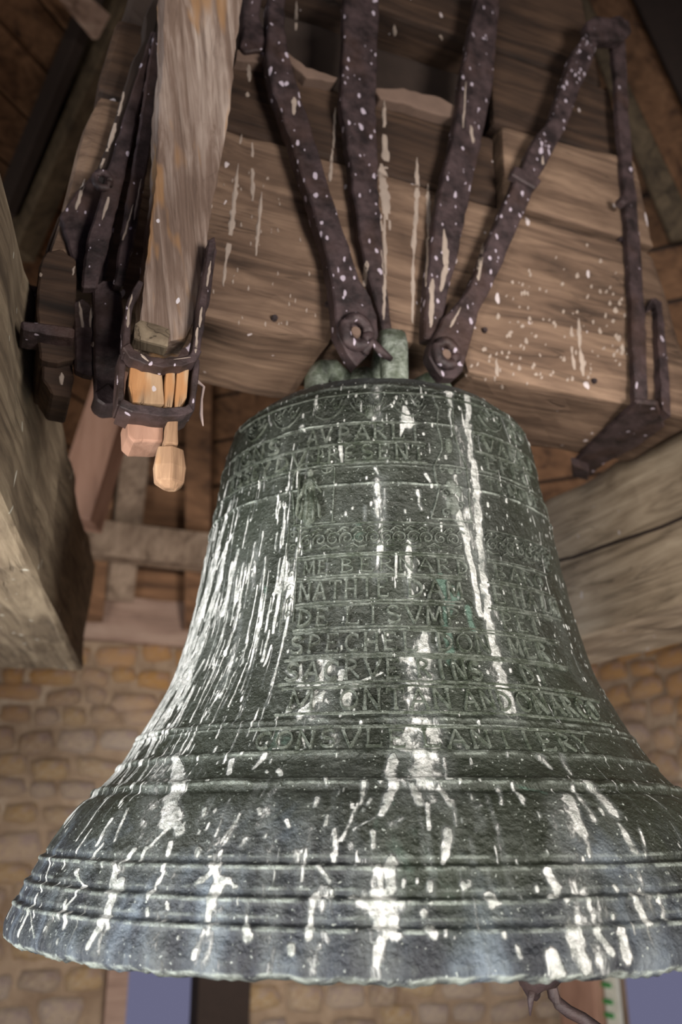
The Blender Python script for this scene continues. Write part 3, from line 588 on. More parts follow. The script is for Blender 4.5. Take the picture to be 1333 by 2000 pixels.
inscription([('SACRVE', 555, 790), ('RINS', 810, 945), ('DI', 1015, 1070)], 1287, 1326, [(550, 1120)], 'raised letters reading SACRVE RINS DI')
inscription([('M', 560, 620), ('ONTAN', 660, 885), ('AND', 900, 1000), ('ONARCO', 1005, 1165)], 1345, 1386, [(545, 1185)], 'raised letters reading ONTAN AND ONARCO')
inscription([('CONSVLE', 497, 800), ('LANTIERY', 818, 1152)], 1424, 1461, [(480, 1160)], 'tallest raised letters reading CONSVLE LANTIERY', .0032)

def P(x, y):                      # photo pixel -> (phi, z) on the bell
    return bell_px(x, y)
def spiral(cx, cy, r, a0, turns, s=1, n=12): return [(cx+s*r*(1-i/n*.85)*math.cos(a0+turns*2*PI*i/n), cy+r*(1-i/n*.85)*math.sin(a0+turns*2*PI*i/n)) for i in range(n+1)]
def frieze(name, items, label, wid=.0024, h=.0024, nb=0, grp=4, piece='scroll'):
    bm = bmesh.new()
    for it in items[-nb:] if nb else items[:1]: wstroke(bm, it, wid, h)
    o = bm_obj(name, bm, M['relief'], bell); tag(o, label)
    rest = items[:-nb] if nb else items[1:]
    for i in range(0, len(rest), grp):
        b2 = bmesh.new()
        for it in rest[i:i+grp]: wstroke(b2, it, wid, h)
        bm_obj(piece, b2, M['relief'], o)
    return o
def ringpt(px, yc):               # pixel x on the ring that crosses the centre at row yc
    z = z_at(yc); return (phi_at(px, z), z)
def around(x, yc, pts):           # local metres offset round a ring point
    p, z = ringpt(x, yc); R = Rz(z); return [(p+u/R, z+v) for u, v in pts]
# scroll frieze in the middle
it = []
k = 0
for x in list(range(600, 900, 26))+list(range(960, 1070, 18)):
    s = 1 if k % 2 == 0 else -1
    it.append(around(x, 1050, spiral(0, 0, .0115, s*.6, 1.35, s)))
    it.append(around(x, 1050, [(-.011*s, -.008), (-.002, -.0145), (.010, -.012)]))
    it.append(around(x, 1050, [(.006, .010), (.012, .0165), (.019, .012)])); it.append(around(x, 1050, [(-.010, .012), (-.005, .018), (.003, .0165)]))
    k += 1
for yy in (1021, 1080):
    a, b = ringpt(582, yy), ringpt(905, yy); it.append([(a[0]+(b[0]-a[0])*i/20, a[1]) for i in range(21)])
    a, b = ringpt(950, yy), ringpt(1068, yy); it.append([(a[0]+(b[0]-a[0])*i/14, a[1]) for i in range(15)])
frieze('scroll_frieze', it, 'raised band of leafy scrolls across the waist', .0026, .0034, 4, 4, 'scroll')
# shoulder frieze with swags
it = []
for x in (500, 560, 640, 720, 800, 960, 1010):
    it.append(around(x, 800, [(-.028, .012), (-.018, -.003), (-.006, -.0105), (.006, -.0105), (.018, -.003), (.028, .012)]))
    it.append(around(x, 790, spiral(-.014, .004, .007, 0, 1.2))); it.append(around(x, 790, spiral(.014, .004, .007, PI, 1.2, -1)))
    it.append(around(x, 775, [(-.012, .002), (-.006, -.006), (0, .003), (.006, -.006), (.012, .002)])); it.append(around(x, 785, [(-.024, .008), (-.020, -.004), (-.012, -.010)])); it.append(around(x, 785, [(.024, .008), (.020, -.004), (.012, -.010)]))
a, b = ringpt(470, 768), ringpt(1025, 768); it.append([(a[0]+(b[0]-a[0])*i/30, a[1]) for i in range(31)])
frieze('swag_frieze', it, 'raised swags and curls under the shoulder', .0024, .0030, 1, 6, 'swag')
# small crowned face between the swags
bm = bmesh.new(); p, z = P(722, 806); R = Rz(z)
dome(bm, p, z, .008, .0105, .006, 12, 4); dome(bm, p-.0032/R, z+.0015, .0017, .0012, .0078, 6, 2); dome(bm, p+.0032/R, z+.0015, .0017, .0012, .0078, 6, 2); dome(bm, p, z-.001, .0013, .003, .0088, 6, 2); dome(bm, p, z-.0055, .0026, .0009, .007, 6, 2)
for s in range(-3, 4): dome(bm, p+s*.0032/R, z+.0115-abs(s)*.0012, .0018, .0045, .0055, 6, 2)
tag(bm_obj('face_relief', bm, M['relief'], bell, smooth=True), 'small crowned face in relief under the shoulder')
# saint panel on the left
bm = bmesh.new()
c0 = [P(577, 1025), P(573, 960), P(577, 925), P(590, 908), P(620, 905), P(645, 906), P(655, 915), P(653, 960), P(650, 1022)]
wstroke(bm, c0, .003, .0026); wstroke(bm, [P(572, 1028), P(612, 1024), P(656, 1020)], .003, .0026)
fr_ = bm_obj('saint_panel', bm, M['relief'], bell); tag(fr_, 'arched relief panel with a robed standing figure, left of centre')
bm = bmesh.new()
p, z = P(607, 924); dome(bm, p, z, .006, .008, .007, 10, 3)
p, z = P(606, 950); dome(bm, p, z, .013, .018, .007, 12, 3)
p, z = P(606, 990); dome(bm, p, z, .014, .036, .006, 12, 3)
for a, b in (((600, 940), (588, 975)), ((612, 940), (628, 962)), ((604, 960), (600, 1018)), ((612, 962), (614, 1018)), ((594, 980), (588, 1016)), ((620, 970), (626, 1012)), ((588, 930), (582, 1010))):
    wstroke(bm, [P(*a), P((a[0]+b[0])/2+2, (a[1]+b[1])/2), P(*b)], .0035, .0075)
p, z = P(640, 915); R = Rz(z)
wstroke(bm, [(p+.009*math.cos(i*PI/6)/R, z+.009*math.sin(i*PI/6)) for i in range(13)], .002, .003); wstroke(bm, [(p-.009/R, z), (p+.009/R, z)], .0016, .003); wstroke(bm, [(p, z-.009), (p, z+.009)], .0016, .003)
bm_obj('saint_figure', bm, M['relief'], fr_, smooth=True)
# vase-shaped cartouche right of centre
bm = bmesh.new()
wstroke(bm, [P(848, 785), P(856, 800), P(853, 830), P(862, 862), P(863, 880), P(848, 912), P(852, 940), P(858, 955), P(851, 985), P(842, 1012)], .003, .003)
wstroke(bm, [P(872, 790), P(884, 800), P(884, 840), P(896, 880), P(910, 912), P(915, 950), P(916, 985), P(922, 1018)], .003, .003)
wstroke(bm, [P(842, 1014), P(880, 1016), P(922, 1022)], .003, .003)
ca = bm_obj('cartouche', bm, M['relief'], bell); tag(ca, 'tall waisted relief cartouche right of centre')
for x, y, a, b in ((880, 920, .006, .008), (882, 950, .010, .014), (884, 985, .012, .020), (876, 870, .007, .016), (895, 960, .006, .012)):
    bm = bmesh.new(); p, z = P(x, y); dome(bm, p, z, a, b, .005, 10, 3); bm_obj('boss', bm, M['relief'], ca, smooth=True)
for x, y in ((864, 918), (896, 922), (870, 965), (898, 990), (872, 1003)):
    bm = bmesh.new(); p, z = P(x, y); wstroke(bm, [(p+u/Rz(z), z+v) for u, v in spiral(0, 0, .008, .4, 1.2)], .0022, .0045); bm_obj('curl', bm, M['relief'], ca)
# vertical border beside the text block
bm = bmesh.new()
wstroke(bm, [P(585, 1030), P(583, 1080), P(580, 1130), P(577, 1180), P(573, 1215)], .0022, .002); wstroke(bm, [P(566, 1030), P(560, 1080), P(556, 1130), P(552, 1180), P(547, 1235)], .0018, .0016)
for y in range(1045, 1215, 26):
    x = 575-(y-1040)*.07; pp, zz = P(x, y); R = Rz(zz)
    wstroke(bm, [(pp+u/R, zz+v) for u, v in spiral(0, 0, .0065, .3, 1.1)], .0018, .0022)
tag(bm_obj('side_border', bm, M['relief'], bell), 'narrow raised border left of the inscription')

# ---- crown loops
def canon(phi, r_out, ztop, w, parent=bell, name='crown_loop', rin=.045):
    dirv = Vector((math.sin(phi), -math.cos(phi), 0)); side = Vector((math.cos(phi), math.sin(phi), 0))
    o = Vector((BX, BY, 0)); t = .036
    zb = .712
    path = [(r_out-.012, zb), (r_out, zb+.02), (r_out+.001, ztop-.035), (r_out-.010, ztop-.012), (r_out-.030, ztop-.004), (r_out-.055, ztop-.016), (rin, ztop-.05), (rin-.01, zb+.01)]
    bm = bmesh.new(); prev = None
    for i, (r, z) in enumerate(path):
        a = Vector(path[max(0, i-1)]); b = Vector(path[min(len(path)-1, i+1)]); tn = (b-a).normalized(); nn = Vector((tn.y, -tn.x))
        q = []
        ww = w*(1.12 if i in (0, 7) else 1)
        for k in range(12):
            an = 2*PI*k/12; cu = math.copysign(abs(math.cos(an))**.6, math.cos(an)); su = math.copysign(abs(math.sin(an))**.6, math.sin(an))
            q.append(bm.verts.new(o + dirv*(r-nn.x*0+nn.x*su*t/2) + UZ*(z+nn.y*su*t/2) + side*cu*ww/2))
        if prev:
            for k in range(12): bm.faces.new((prev[k], prev[(k+1) % 12], q[(k+1) % 12], q[k]))
        else: bm.faces.new(q)
        prev = q
    bm.faces.new(prev[::-1]); rough(bm, .5, .003, 3, 25)
    return bm_obj(name, bm, M['crown'], parent, smooth=True)
canon(math.radians(9), .150, .838, .050)
canon(math.radians(-50), .150, .800, .046)
canon(math.radians(70), .135, .795, .046)
canon(math.radians(-20), .10, .790, .036)
canon(math.radians(135), .13, .79, .046); canon(math.radians(-130), .13, .79, .046)
# clapper
cl = thing('bell_clapper', (BX, BY, .60), 'dark iron clapper tip with a bent hook below the bell lip', 'clapper')
o = Vector((BX, BY, 0))
tipc = ray(1055, 1925); tipc = tipc*(1.38/tipc.y)
top = o+UZ*.66
bm = tube([top, top.lerp(tipc, .5), tipc+Vector((0, 0, .25)), tipc+Vector((0, 0, .12))], [.018, .016, .02, .03], n=10); bm_obj('clapper_shaft', bm, M['iron_plain'], cl, smooth=True)
def at_y(px, py, Y): d = ray(px, py); return d*(Y/d.y)
bm = tube([tipc+Vector((0, 0, .13)), tipc+Vector((0, 0, .07)), at_y(1050, 1893, 1.38), at_y(1046, 1912, 1.38), at_y(1040, 1930, 1.38), at_y(1044, 1942, 1.38), at_y(1052, 1950, 1.38)], [.03, .05, .044, .030, .017, .012, .005], n=10); bm_obj('clapper_tip', bm, M['iron_plain'], cl, smooth=True)
bm = tube([at_y(1040, 1935, 1.37), at_y(1037, 1955, 1.37), at_y(1036, 1984, 1.37)], [.006, .0045, .001], n=8); bm_obj('hook', bm, M['iron_plain'], cl, smooth=True)
pts = [at_y(x, y, 1.38-.001*i) for i, (x, y) in enumerate([(1062, 1905), (1072, 1912), (1078, 1925), (1082, 1945), (1092, 1960), (1112, 1976), (1140, 1990), (1175, 2015), (1230, 2080), (1260, 2200)])]
bm = tube(pts, [.007, .0085, .008, .0085, .0085, .0085, .0085, .0085, .0085, .0085], n=8)
tag(bm_obj('clapper_cable', bm, M['iron_plain'], None, tuple(pts[0]), smooth=True), 'dark twisted cable running from the clapper tip down to the right', 'cable')

# ------------------------------------------------------------------ headstock of stacked timbers with its iron
FY = -.12
hd = thing('bell_headstock', tuple(HS(0, 0, .80)), 'massive brown oak headstock of stacked timbers holding the bell', 'headstock')
def hs_block(name, outline, y0, y1, mat, seed, bev=.012, amp=.006):
    pts = [HS(x, y0, z) for x, z in outline]
    return timber(name, prism(pts, UY*(y1-y0)), mat, hd, bev=bev, step=.045, amp=amp, seed=seed, amp2=.003)
hs_block('timber', [(-.63, .80), (-.135, .80), (-.125, .835), (.125, .835), (.135, .80), (.705, .80), (.678, .94), (.655, 1.10), (.64, 1.212), (-.585, 1.212), (-.61, 1.0)], FY, .125, M['head'], 1, .034, .012)
hs_block('timber', [(-.585, 1.216), (.235, 1.216), (.24, 1.40), (-.565, 1.40)], FY+.012, .12, M['head_shaded'], 2)
hs_block('timber', [(.245, 1.218), (.64, 1.218), (.61, 1.455), (.25, 1.43)], FY-.004, .12, M['head'], 4)
hs_block('timber', [(-.56, 1.42), (.23, 1.42), (.24, 1.66), (-.53, 1.66)], FY+.10, .12, M['darkwood'], 5)  # set-back timber, its shade given by the dark colour
hs_block('timber', [(.245, 1.45), (.60, 1.47), (.585, 1.68), (.25, 1.66)], FY+.016, .12, M['head_shaded'], 6)
hs_block('timber', [(-.53, 1.68), (.58, 1.69), (.55, 2.0), (-.50, 2.0)], FY+.03, .12, M['head_shaded'], 7)
# step, ledges, gap pieces
bm = prism(px_poly([(728, 172), (790, 172), (860, 190), (905, 212), (900, 232), (850, 222), (800, 205), (745, 192)], FY-.01, 1.5, 12), UY*.12); bevel(bm, .004)
o1 = bm_obj('ledge', bm, M['dustledge'], hd); tag(o1, 'dusty ledge between upper timbers')
bm = prism(px_poly([(462, 96), (530, 104), (560, 100), (600, 130), (660, 150), (655, 160), (600, 152), (556, 112), (520, 122), (462, 118)], FY-.01, 1.5, 12), UY*.10); bevel(bm, .003)
o1 = bm_obj('ledge', bm, M['dustledge'], hd)
# bright chamfer strip along the worn lower arris, and pegs/nails
for x, y in ((968, 645), (1005, 695), (1043, 725), (1140, 640), (1160, 745), (1222, 770), (1010, 525), (1038, 372)):
    lx, z = hs_px(x, y, FY); disc(HS(lx, FY+.004, z), -UY, .0045, .008, bm=None) if False else None
bm = bmesh.new()
for x, y in ((640, 595), (946, 646), (1160, 745), (536, 622), (1213, 468)):
    lx, z = hs_px(x, y, FY); disc(HS(lx, FY+.01, z), -UY, .006, .016, bm, 8)
o1 = bm_obj('nails', bm, M['iron_plain'], hd); o1['kind'] = 'stuff'
# bird droppings running down the face, real thin crusts
from mathutils.bvhtree import BVHTree
def surface_of(objs):
    vv, ff = [], []
    for o_ in objs:
        off = Vector(o_['_o']); b0 = len(vv)
        vv += [v.co+off for v in o_.data.vertices]; ff += [[i_+b0 for i_ in p.vertices] for p in o_.data.polygons]
    return BVHTree.FromPolygons(vv, ff)
SURF = [surface_of([o_ for o_ in hd.children if o_.type == 'MESH'])]
def drip_mesh(bm, x0, y0, x1, y1, w0, w1, ly=None):
    """thin crust with a raised spine lying on whatever surface of the ironwork or timber is there"""
    n = max(3, int(math.hypot(x1-x0, y1-y0)/7)); prev = None
    for i in range(n+1):
        t = i/n; x = x0+(x1-x0)*t+random.uniform(-.8, .8); y = y0+(y1-y0)*t
        w = (w0+(w1-w0)*t)*(.35+.65*min(1, t*5))*(.4+.6*min(1, (1-t)*6))*random.uniform(.7, 1.2)/2
        q = []
        for off, h in ((-1, -.0006), (-.5, .0009), (.5, .0009), (1, -.0006)):
            d = ray(x+off*w, y).normalized(); loc, nrm, idx, dist = SURF[0].ray_cast(Vector((0, 0, 0)), d, 5)
            if loc is None: q = None; break
            if nrm.dot(d) > 0: nrm = -nrm
            q.append(loc+nrm*h)
        if q and max((q[k]-q[k+1]).length for k in range(3)) > .03: q = None
        if q: q = [bm.verts.new(p) for p in q]
        if prev and q and (prev[0].co-q[0].co).length < .04:
            for k in range(3): bm.faces.new((prev[k], prev[k+1], q[k+1], q[k]))
        prev = q
bm = bmesh.new()
for d in [(466, 320, 446, 500, 8, 14), (446, 470, 436, 560, 11, 6), (493, 272, 494, 390, 6, 10), (512, 375, 500, 500, 6, 9), (472, 262, 469, 282, 4, 10), (485, 125, 488, 160, 8, 10), (484, 180, 484, 190, 9, 9), (655, 210, 652, 290, 4, 7), (650, 290, 645, 355, 5, 9),
          (751, 195, 752, 250, 5, 8), (750, 240, 755, 330, 12, 26), (745, 320, 757, 430, 22, 20), (752, 420, 750, 620, 11, 9), (760, 390, 762, 450, 6, 8), (815, 308, 815, 390, 6, 15), (815, 380, 808, 500, 13, 9), (808, 495, 806, 632, 7, 10), (836, 360, 840, 470, 8, 15), (838, 465, 832, 560, 9, 7), (832, 550, 828, 640, 5, 8),
          (1116, 638, 1118, 690, 8, 9), (1131, 622, 1132, 680, 8, 14), (1118, 690, 1124, 722, 6, 10), (1134, 680, 1140, 735, 10, 10), (1118, 655, 1132, 657, 4, 4), (770, 48, 772, 70, 4, 12), (860, 68, 864, 78, 8, 8), (970, 700, 972, 735, 5, 11), (1028, 660, 1030, 672, 8, 9), (1202, 600, 1204, 612, 10, 11), (1210, 655, 1208, 665, 14, 10), (1216, 672, 1218, 690, 10, 9), (1172, 640, 1174, 652, 6, 7), (580, 1, 578, 60, 5, 7)]:
    ly = FY-.004 if d[1] > 200 else FY+.09
    if d[0] > 1000: ly = FY-.006
    drip_mesh(bm, *d, ly)
rr2 = random.Random(5)
for i in range(150):
    x = rr2.uniform(900, 1225); y = rr2.triangular(470, 770, 700); s = rr2.uniform(3, 8)
    if x < 905+ (740-y)*.5: continue
    drip_mesh(bm, x, y, x+rr2.uniform(-1, 1), y+s*rr2.uniform(.8, 1.6), s, s, FY-.005)
for i in range(60):
    x = rr2.uniform(400, 640); y = rr2.uniform(330, 640); s = rr2.uniform(2, 5)
    if x > 560+ (y-330)*.25: continue
    drip_mesh(bm, x, y, x, y+s*2, s, s, FY-.004)
o1 = bm_obj('bird_droppings', bm, M['dropping'], hd); o1['kind'] = 'stuff'; tag(o1, 'pale bird droppings running down the wood')

# iron straps on the face
def strap(name, left, right, ly, th, mat, label, hole=None, parent=hd, jit=1.6, lab=True):
    poly = left+right[::-1]
    bm = prism(px_poly(poly, ly, jit, 16), UY*th); bevel(bm, .003, 1)
    o = bm_obj(name, bm, mat, parent)
    if lab: tag(o, label)
    return o
s1 = strap('iron_strap', [(520, 100), (535, 180), (562, 250), (600, 370), (640, 500), (655, 600), (660, 650), (680, 692), (699, 714)], [(562, 100), (590, 190), (622, 290), (652, 390), (682, 480), (702, 545), (725, 580), (738, 615), (740, 655), (722, 690)], FY-.040, .03, M['iron_spk'], 'long iron strap slanting down to an eye, left of the crown')
s2 = strap('iron_strap', [(676, -20), (668, 190), (690, 370), (705, 480), (735, 590), (752, 650)], [(742, -20), (735, 200), (741, 380), (747, 450), (757, 560), (768, 650)], FY-.026, .024, M['iron_spk'], 'narrow iron strap just left of the middle')
s3 = strap('iron_strap', [(935, -20), (905, 140), (885, 270), (855, 400), (838, 520), (828, 660)], [(978, -20), (965, 150), (950, 240), (925, 350), (905, 450), (880, 560), (855, 660)], FY-.030, .026, M['iron_spk'], 'iron strap with a pale dropping, right of the middle')
s4 = strap('iron_strap', [(1152, 55), (1122, 100), (1078, 230), (1050, 260), (1010, 345), (960, 460), (920, 560), (868, 620), (842, 670), (840, 695), (852, 722), (866, 738)], [(1175, 75), (1140, 160), (1105, 250), (1052, 350), (985, 510), (936, 610), (914, 690), (905, 725), (893, 738)], FY-.042, .028, M['iron_spk'], 'long iron strap slanting down from the upper right to the crown')
s5 = strap('iron_strap', [(1196, 50), (1208, 200), (1216, 300), (1224, 400), (1236, 600), (1243, 792)], [(1222, 50), (1230, 200), (1236, 300), (1247, 400), (1262, 600), (1270, 792)], FY-.022, .020, M['iron'], 'upright iron strap at the right end of the headstock')
s6 = strap('iron_strap', [(1262, 610), (1275, 582), (1284, 600), (1288, 700), (1296, 800)], [(1280, 580), (1293, 592), (1301, 650), (1307, 730), (1312, 815)], FY-.02, .02, M['iron_spk'], 'short speckled iron plate near the right end')
def hoop(px, py, r, ly, parent, rr_=.006, lab=None):
    lx, z = hs_px(px, py, ly); c = HS(lx, ly, z)
    pts = [c+UX*r*math.cos(a*PI/8)+UZ*r*1.25*math.sin(a*PI/8) for a in range(17)]
    return bm_obj('eye', tube(pts, rr_, n=8), M['iron_spk'], parent, smooth=True)
hoop(697, 648, .022, FY-.046, s1, .011); hoop(872, 690, .019, FY-.048, s4, .010)
# dark pins through the eyes
for (x, y, s_) in ((695, 648, s1), (872, 692, s4)):
    lx, z = hs_px(x, y, FY-.05); bm_obj('pin', disc(HS(lx, FY-.035, z), -UY, .011, .018, n=10), M['dustledge'], s_)
# hook ends joining the straps to the loops
bm = tube([at_y(712, 690, 1.31), at_y(728, 668, 1.31), at_y(748, 690, 1.31), at_y(765, 702, 1.32)], [.007, .009, .008, .005], n=8); bm_obj('hook_end', bm, M['iron_spk'], s1, smooth=True)
strap('iron_strap', [(528, -20), (524, 50), (520, 112)], [(560, -20), (556, 50), (566, 112)], FY-.034, .04, M['iron_spk'], 'short upright iron piece above the left slanting strap')
strap('iron_bracket', [(474, -20), (478, 40), (470, 88), (480, 100)], [(512, -20), (508, 30), (520, 70), (526, 98)], FY-.02, .04, M['iron_spk'], 'crusted iron bracket beside the pale timber at the top')
# bolt heads and collars
for x, y, r, s_ in ((1205, 52, .022, s5), (1178, 62, .016, s5), (1213, 398, .012, s5), (1030, 345, .0, s4)):
    if r:
        lx, z = hs_px(x, y, FY-.03); bm_obj('bolt_head', disc(HS(lx, FY-.025, z), -UY, r, .022, n=6), M['iron'], s_)
bm = prism(px_poly([(1008, 322), (1052, 346), (1060, 352), (1048, 368), (1000, 340)], FY-.052), UY*.02); bevel(bm, .003, 1); bm_obj('collar', bm, M['iron'], s4)
bm = prism(px_poly([(1148, 40), (1165, 30), (1230, 38), (1236, 62), (1222, 78), (1152, 76)], FY-.05), UY*.03); bevel(bm, .006, 2); bm_obj('collar', bm, M['iron'], s5)
SURF[0] = surface_of([o_ for o_ in hd.children if o_.type == 'MESH' and not o_.name.startswith('bird')])
bm = bmesh.new()
for d in [(868, 448, 872, 520, 7, 22), (872, 515, 862, 570, 20, 8), (845, 545, 842, 640, 14, 12), (838, 440, 832, 560, 5, 6), (716, 510, 712, 560, 14, 8), (745, 430, 752, 540, 9, 10), (752, 540, 750, 625, 9, 7), (945, 475, 936, 545, 6, 9), (936, 500, 935, 548, 5, 9), (900, 600, 880, 640, 4, 10), (575, 190, 574, 225, 13, 7), (920, 245, 925, 280, 6, 9), (910, 160, 905, 250, 3, 5), (1060, 305, 1062, 330, 5, 6)]:
    drip_mesh(bm, *d, FY-.05)
o1 = bm_obj('strap_droppings', bm, M['dropping'], hd); o1['kind'] = 'stuff'
# iron foot wrapping under the right end
def zpx(px, py, z):
    d = ray(px, py); return d*(z/d.z)
bm = prism([zpx(x, y, .792) for x, y in [(1243, 786), (1286, 790), (1300, 835), (1245, 875), (1185, 905), (1152, 932), (1120, 930), (1117, 908), (1150, 872), (1200, 825)]], (0, 0, .012)); bevel(bm, .004, 1)
o1 = bm_obj('strap_foot', bm, M['iron'], s5)
bm = prism([zpx(x, y, .775) for x, y in [(1117, 906), (1152, 920), (1150, 940), (1119, 932)]], (0, 0, .02)); bevel(bm, .003, 1); bm_obj('foot_lip', bm, M['iron_plain'], s5)
# right gudgeon
g0 = HS(.66, 0, .845)
bm = tube([HS(.60, .0, .908), HS(.86, .0, .908)], .028, n=14); o1 = bm_obj('gudgeon', bm, M['iron_spk'], hd, smooth=True); tag(o1, 'iron gudgeon at the right end')
bm = prism([HS(.64, -.05, .935), HS(.86, -.05, .937), HS(.86, -.05, .955), HS(.64, -.05, .96)], UY*.10); bevel(bm, .006); bm_obj('gudgeon_strap', bm, M['iron_spk'], hd)
# left end iron
def lplate(name, pts, ly, th, mat, par=hd, label=None, jit=1.5):
    bm = prism(px_poly(pts, ly, jit, 14), UY*th); bevel(bm, .003, 1); o = bm_obj(name, bm, mat, par)
    if label: tag(o, label)
    return o
l1 = lplate('iron_strap', [(182, 560), (200, 545), (225, 548), (240, 575), (242, 700), (240, 765), (235, 790), (200, 760), (184, 770), (183, 660)], FY-.035, .02, M['iron'], hd, 'broad upright iron strap with a pointed foot at the left end')
bm = prism(px_poly([(184, 765), (212, 745), (237, 775), (232, 790), (205, 792), (188, 780)], FY-.05), UY*.05); bevel(bm, .003, 1); bm_obj('strap_foot', bm, M['iron_plain'], l1)
l2 = lplate('iron_strap', [(142, 590), (160, 580), (184, 600), (184, 735), (146, 722), (144, 650)], FY-.028, .02, M['iron'], hd, 'shorter iron plate beside the left end block')
lplate('iron_band', [(40, 625), (90, 632), (145, 638), (146, 660), (90, 652), (42, 640)], FY-.06, .06, M['iron_spk'], hd, 'flat iron band round the left end block')
o1 = lplate('end_block', [(76, 520), (90, 490), (120, 485), (148, 505), (150, 580), (144, 640), (146, 700), (112, 708), (78, 700), (72, 600)], FY-.03, .16, M['head_shaded'], hd, 'rounded worn wooden end block')
lplate('end_block', [(84, 700), (140, 706), (146, 740), (138, 775), (100, 770), (84, 740)], FY-.01, .10, M['head_shaded'], hd)
lg = bm_obj('gudgeon', tube([HS(-.60, .02, .845), HS(-.78, .02, .845)], .03, n=14), M['iron_spk'], hd, smooth=True); tag(lg, 'rusty iron gudgeon at the left end')
# slanting irons and timber up the left edge
o1 = lplate('side_brace', [(303, -20), (284, 30), (282, 75), (262, 112), (252, 140), (228, 215), (205, 292), (190, 332), (205, 350), (225, 340), (300, 100), (318, -20)], FY-.03, .05, M['darkwood'], hd, 'slanting dusty brace along the left edge')
lplate('iron_strap', [(300, 60), (322, 60), (300, 260), (262, 480), (240, 560), (222, 555), (238, 450), (270, 260)], FY-.06, .02, M['iron_spk'], hd, 'slanting speckled iron strap behind the pale post')
lplate('iron_strap', [(296, 60), (304, 60), (262, 260), (212, 480), (190, 560), (160, 560), (170, 470), (232, 260)], FY-.045, .02, M['iron_spk'], hd, 'lower slanting iron strap at the far left')
lplate('hook_plate', [(185, 335), (205, 330), (228, 345), (235, 390), (222, 460), (205, 550), (160, 560), (130, 470), (118, 420), (150, 372)], FY-.012, .05, M['iron_spk'], hd, 'crusted hooked iron plate at the left end')
hoop(200, 352, .012, FY-.05, hd, .006)
lplate('side_board', [(112, 425), (150, 375), (170, 380), (165, 480), (160, 520), (120, 500), (90, 490)], FY+.02, .08, M['head_shaded'], hd)
SURF[0] = surface_of([o_ for o_ in hd.children if o_.type == 'MESH' and 'dropp' not in o_.name])
bm = bmesh.new()
for d in [(246, 165, 232, 225, 5, 9), (232, 220, 212, 290, 9, 12), (210, 290, 196, 330, 12, 6), (166, 350, 148, 410, 8, 10), (212, 385, 200, 430, 12, 6), (155, 590, 162, 640, 5, 12), (178, 600, 176, 640, 6, 6), (181, 668, 181, 678, 8, 8), (121, 728, 121, 752, 12, 12), (145, 520, 142, 538, 5, 8), (80, 533, 80, 541, 9, 9), (260, 400, 240, 470, 4, 6), (276, 350, 262, 430, 4, 6)]:
    drip_mesh(bm, *d, FY-.064)
o1 = bm_obj('iron_droppings', bm, M['dropping'], hd); o1['kind'] = 'stuff'

# ------------------------------------------------------------------ pale post held in an iron stirrup
PY = FY-.13
pb = hs_px(330, 670, PY)
post = thing('ringing_lever', tuple(HS(pb[0], PY, pb[1])), 'pale weathered square timber hanging in an iron stirrup, in front of the headstock', 'lever')
left = [(322, -40), (318, 100), (310, 230), (302, 350), (294, 440), (282, 540), (272, 620), (268, 658)]; right = [(476, -40), (466, 60), (452, 180), (435, 300), (415, 400), (400, 500), (388, 590), (374, 640), (362, 662), (330, 668)]
pts = px_poly(left+right[::-1], PY, 1.4, 14)
bm = prism(pts, UY*.058)
# lean: the post comes nearer as it rises
for v in bm.verts: v.co *= 1.0
o1 = timber('post', bm, M['post'], post, bev=.004, step=.03, amp=.004, seed=9, amp2=.0025)
bm = prism(px_poly([(264, 632), (275, 625), (332, 640), (334, 650), (328, 678), (262, 660)], PY-.02, .6, 12), UY*.03); o1 = timber('packing_block', bm, M['bearer'], post, bev=.004, step=.03, amp=.002, seed=4)
# stirrup
def bar(pxs, ly, w, th, name, par, mat=M['iron_spk'], jit=.8):
    L = []; R = []
    for i, (x, y) in enumerate(pxs):
        a = pxs[max(0, i-1)]; b = pxs[min(len(pxs)-1, i+1)]; dx, dy = b[0]-a[0], b[1]-a[1]; l = math.hypot(dx, dy)
        L.append((x-dy/l*w/2, y+dx/l*w/2)); R.append((x+dy/l*w/2, y-dx/l*w/2))
    bm = prism(px_poly(L+R[::-1], ly, jit, 10), UY*th); bevel(bm, .0015, 1)
    return bm_obj(name, bm, mat, par)
stp = thing('iron_stirrup', tuple(HS(hs_px(320, 700, PY)[0], PY, hs_px(320, 700, PY)[1])), 'rusty U-shaped iron stirrup with two crossbars clamping the pale timber', 'stirrup')
o1 = bar([(276, 548), (256, 585), (250, 620), (248, 660), (247, 690)], PY-.03, 13, .035, 'stirrup_arm', stp)
o1 = bar([(416, 470), (408, 520), (398, 580), (392, 640), (386, 668), (384, 690)], PY-.03, 15, .035, 'stirrup_arm', stp)
o1 = bar([(246, 672), (258, 690), (285, 702), (320, 708), (355, 706), (378, 698), (388, 680)], PY-.035, 17, .03, 'crossbar', stp)
o1 = bar([(250, 655), (262, 675), (300, 688), (350, 690), (372, 682), (384, 665)], PY+.062, 16, .02, 'crossbar', stp, M['iron'])
o1 = bar([(236, 786), (260, 796), (320, 804), (362, 802), (374, 795)], PY-.02, 17, .06, 'crossbar', stp, M['iron'])
o1 = bar([(241, 690), (237, 740), (235, 792)], PY-.01, 14, .045, 'stirrup_arm', stp, M['iron'])
o1 = bar([(385, 700), (381, 750), (375, 800)], PY-.01, 12, .045, 'stirrup_arm', stp, M['iron'])
bm = prism(px_poly([(402, 470), (420, 462), (424, 490), (408, 600), (396, 610), (398, 540)], PY+.03, 1, 12), UY*.02); bevel(bm, .002, 1); bm_obj('back_plate', bm, M['iron'], stp)
SURF[0] = surface_of([o_ for o_ in stp.children if o_.type == 'MESH'])
bm = bmesh.new()
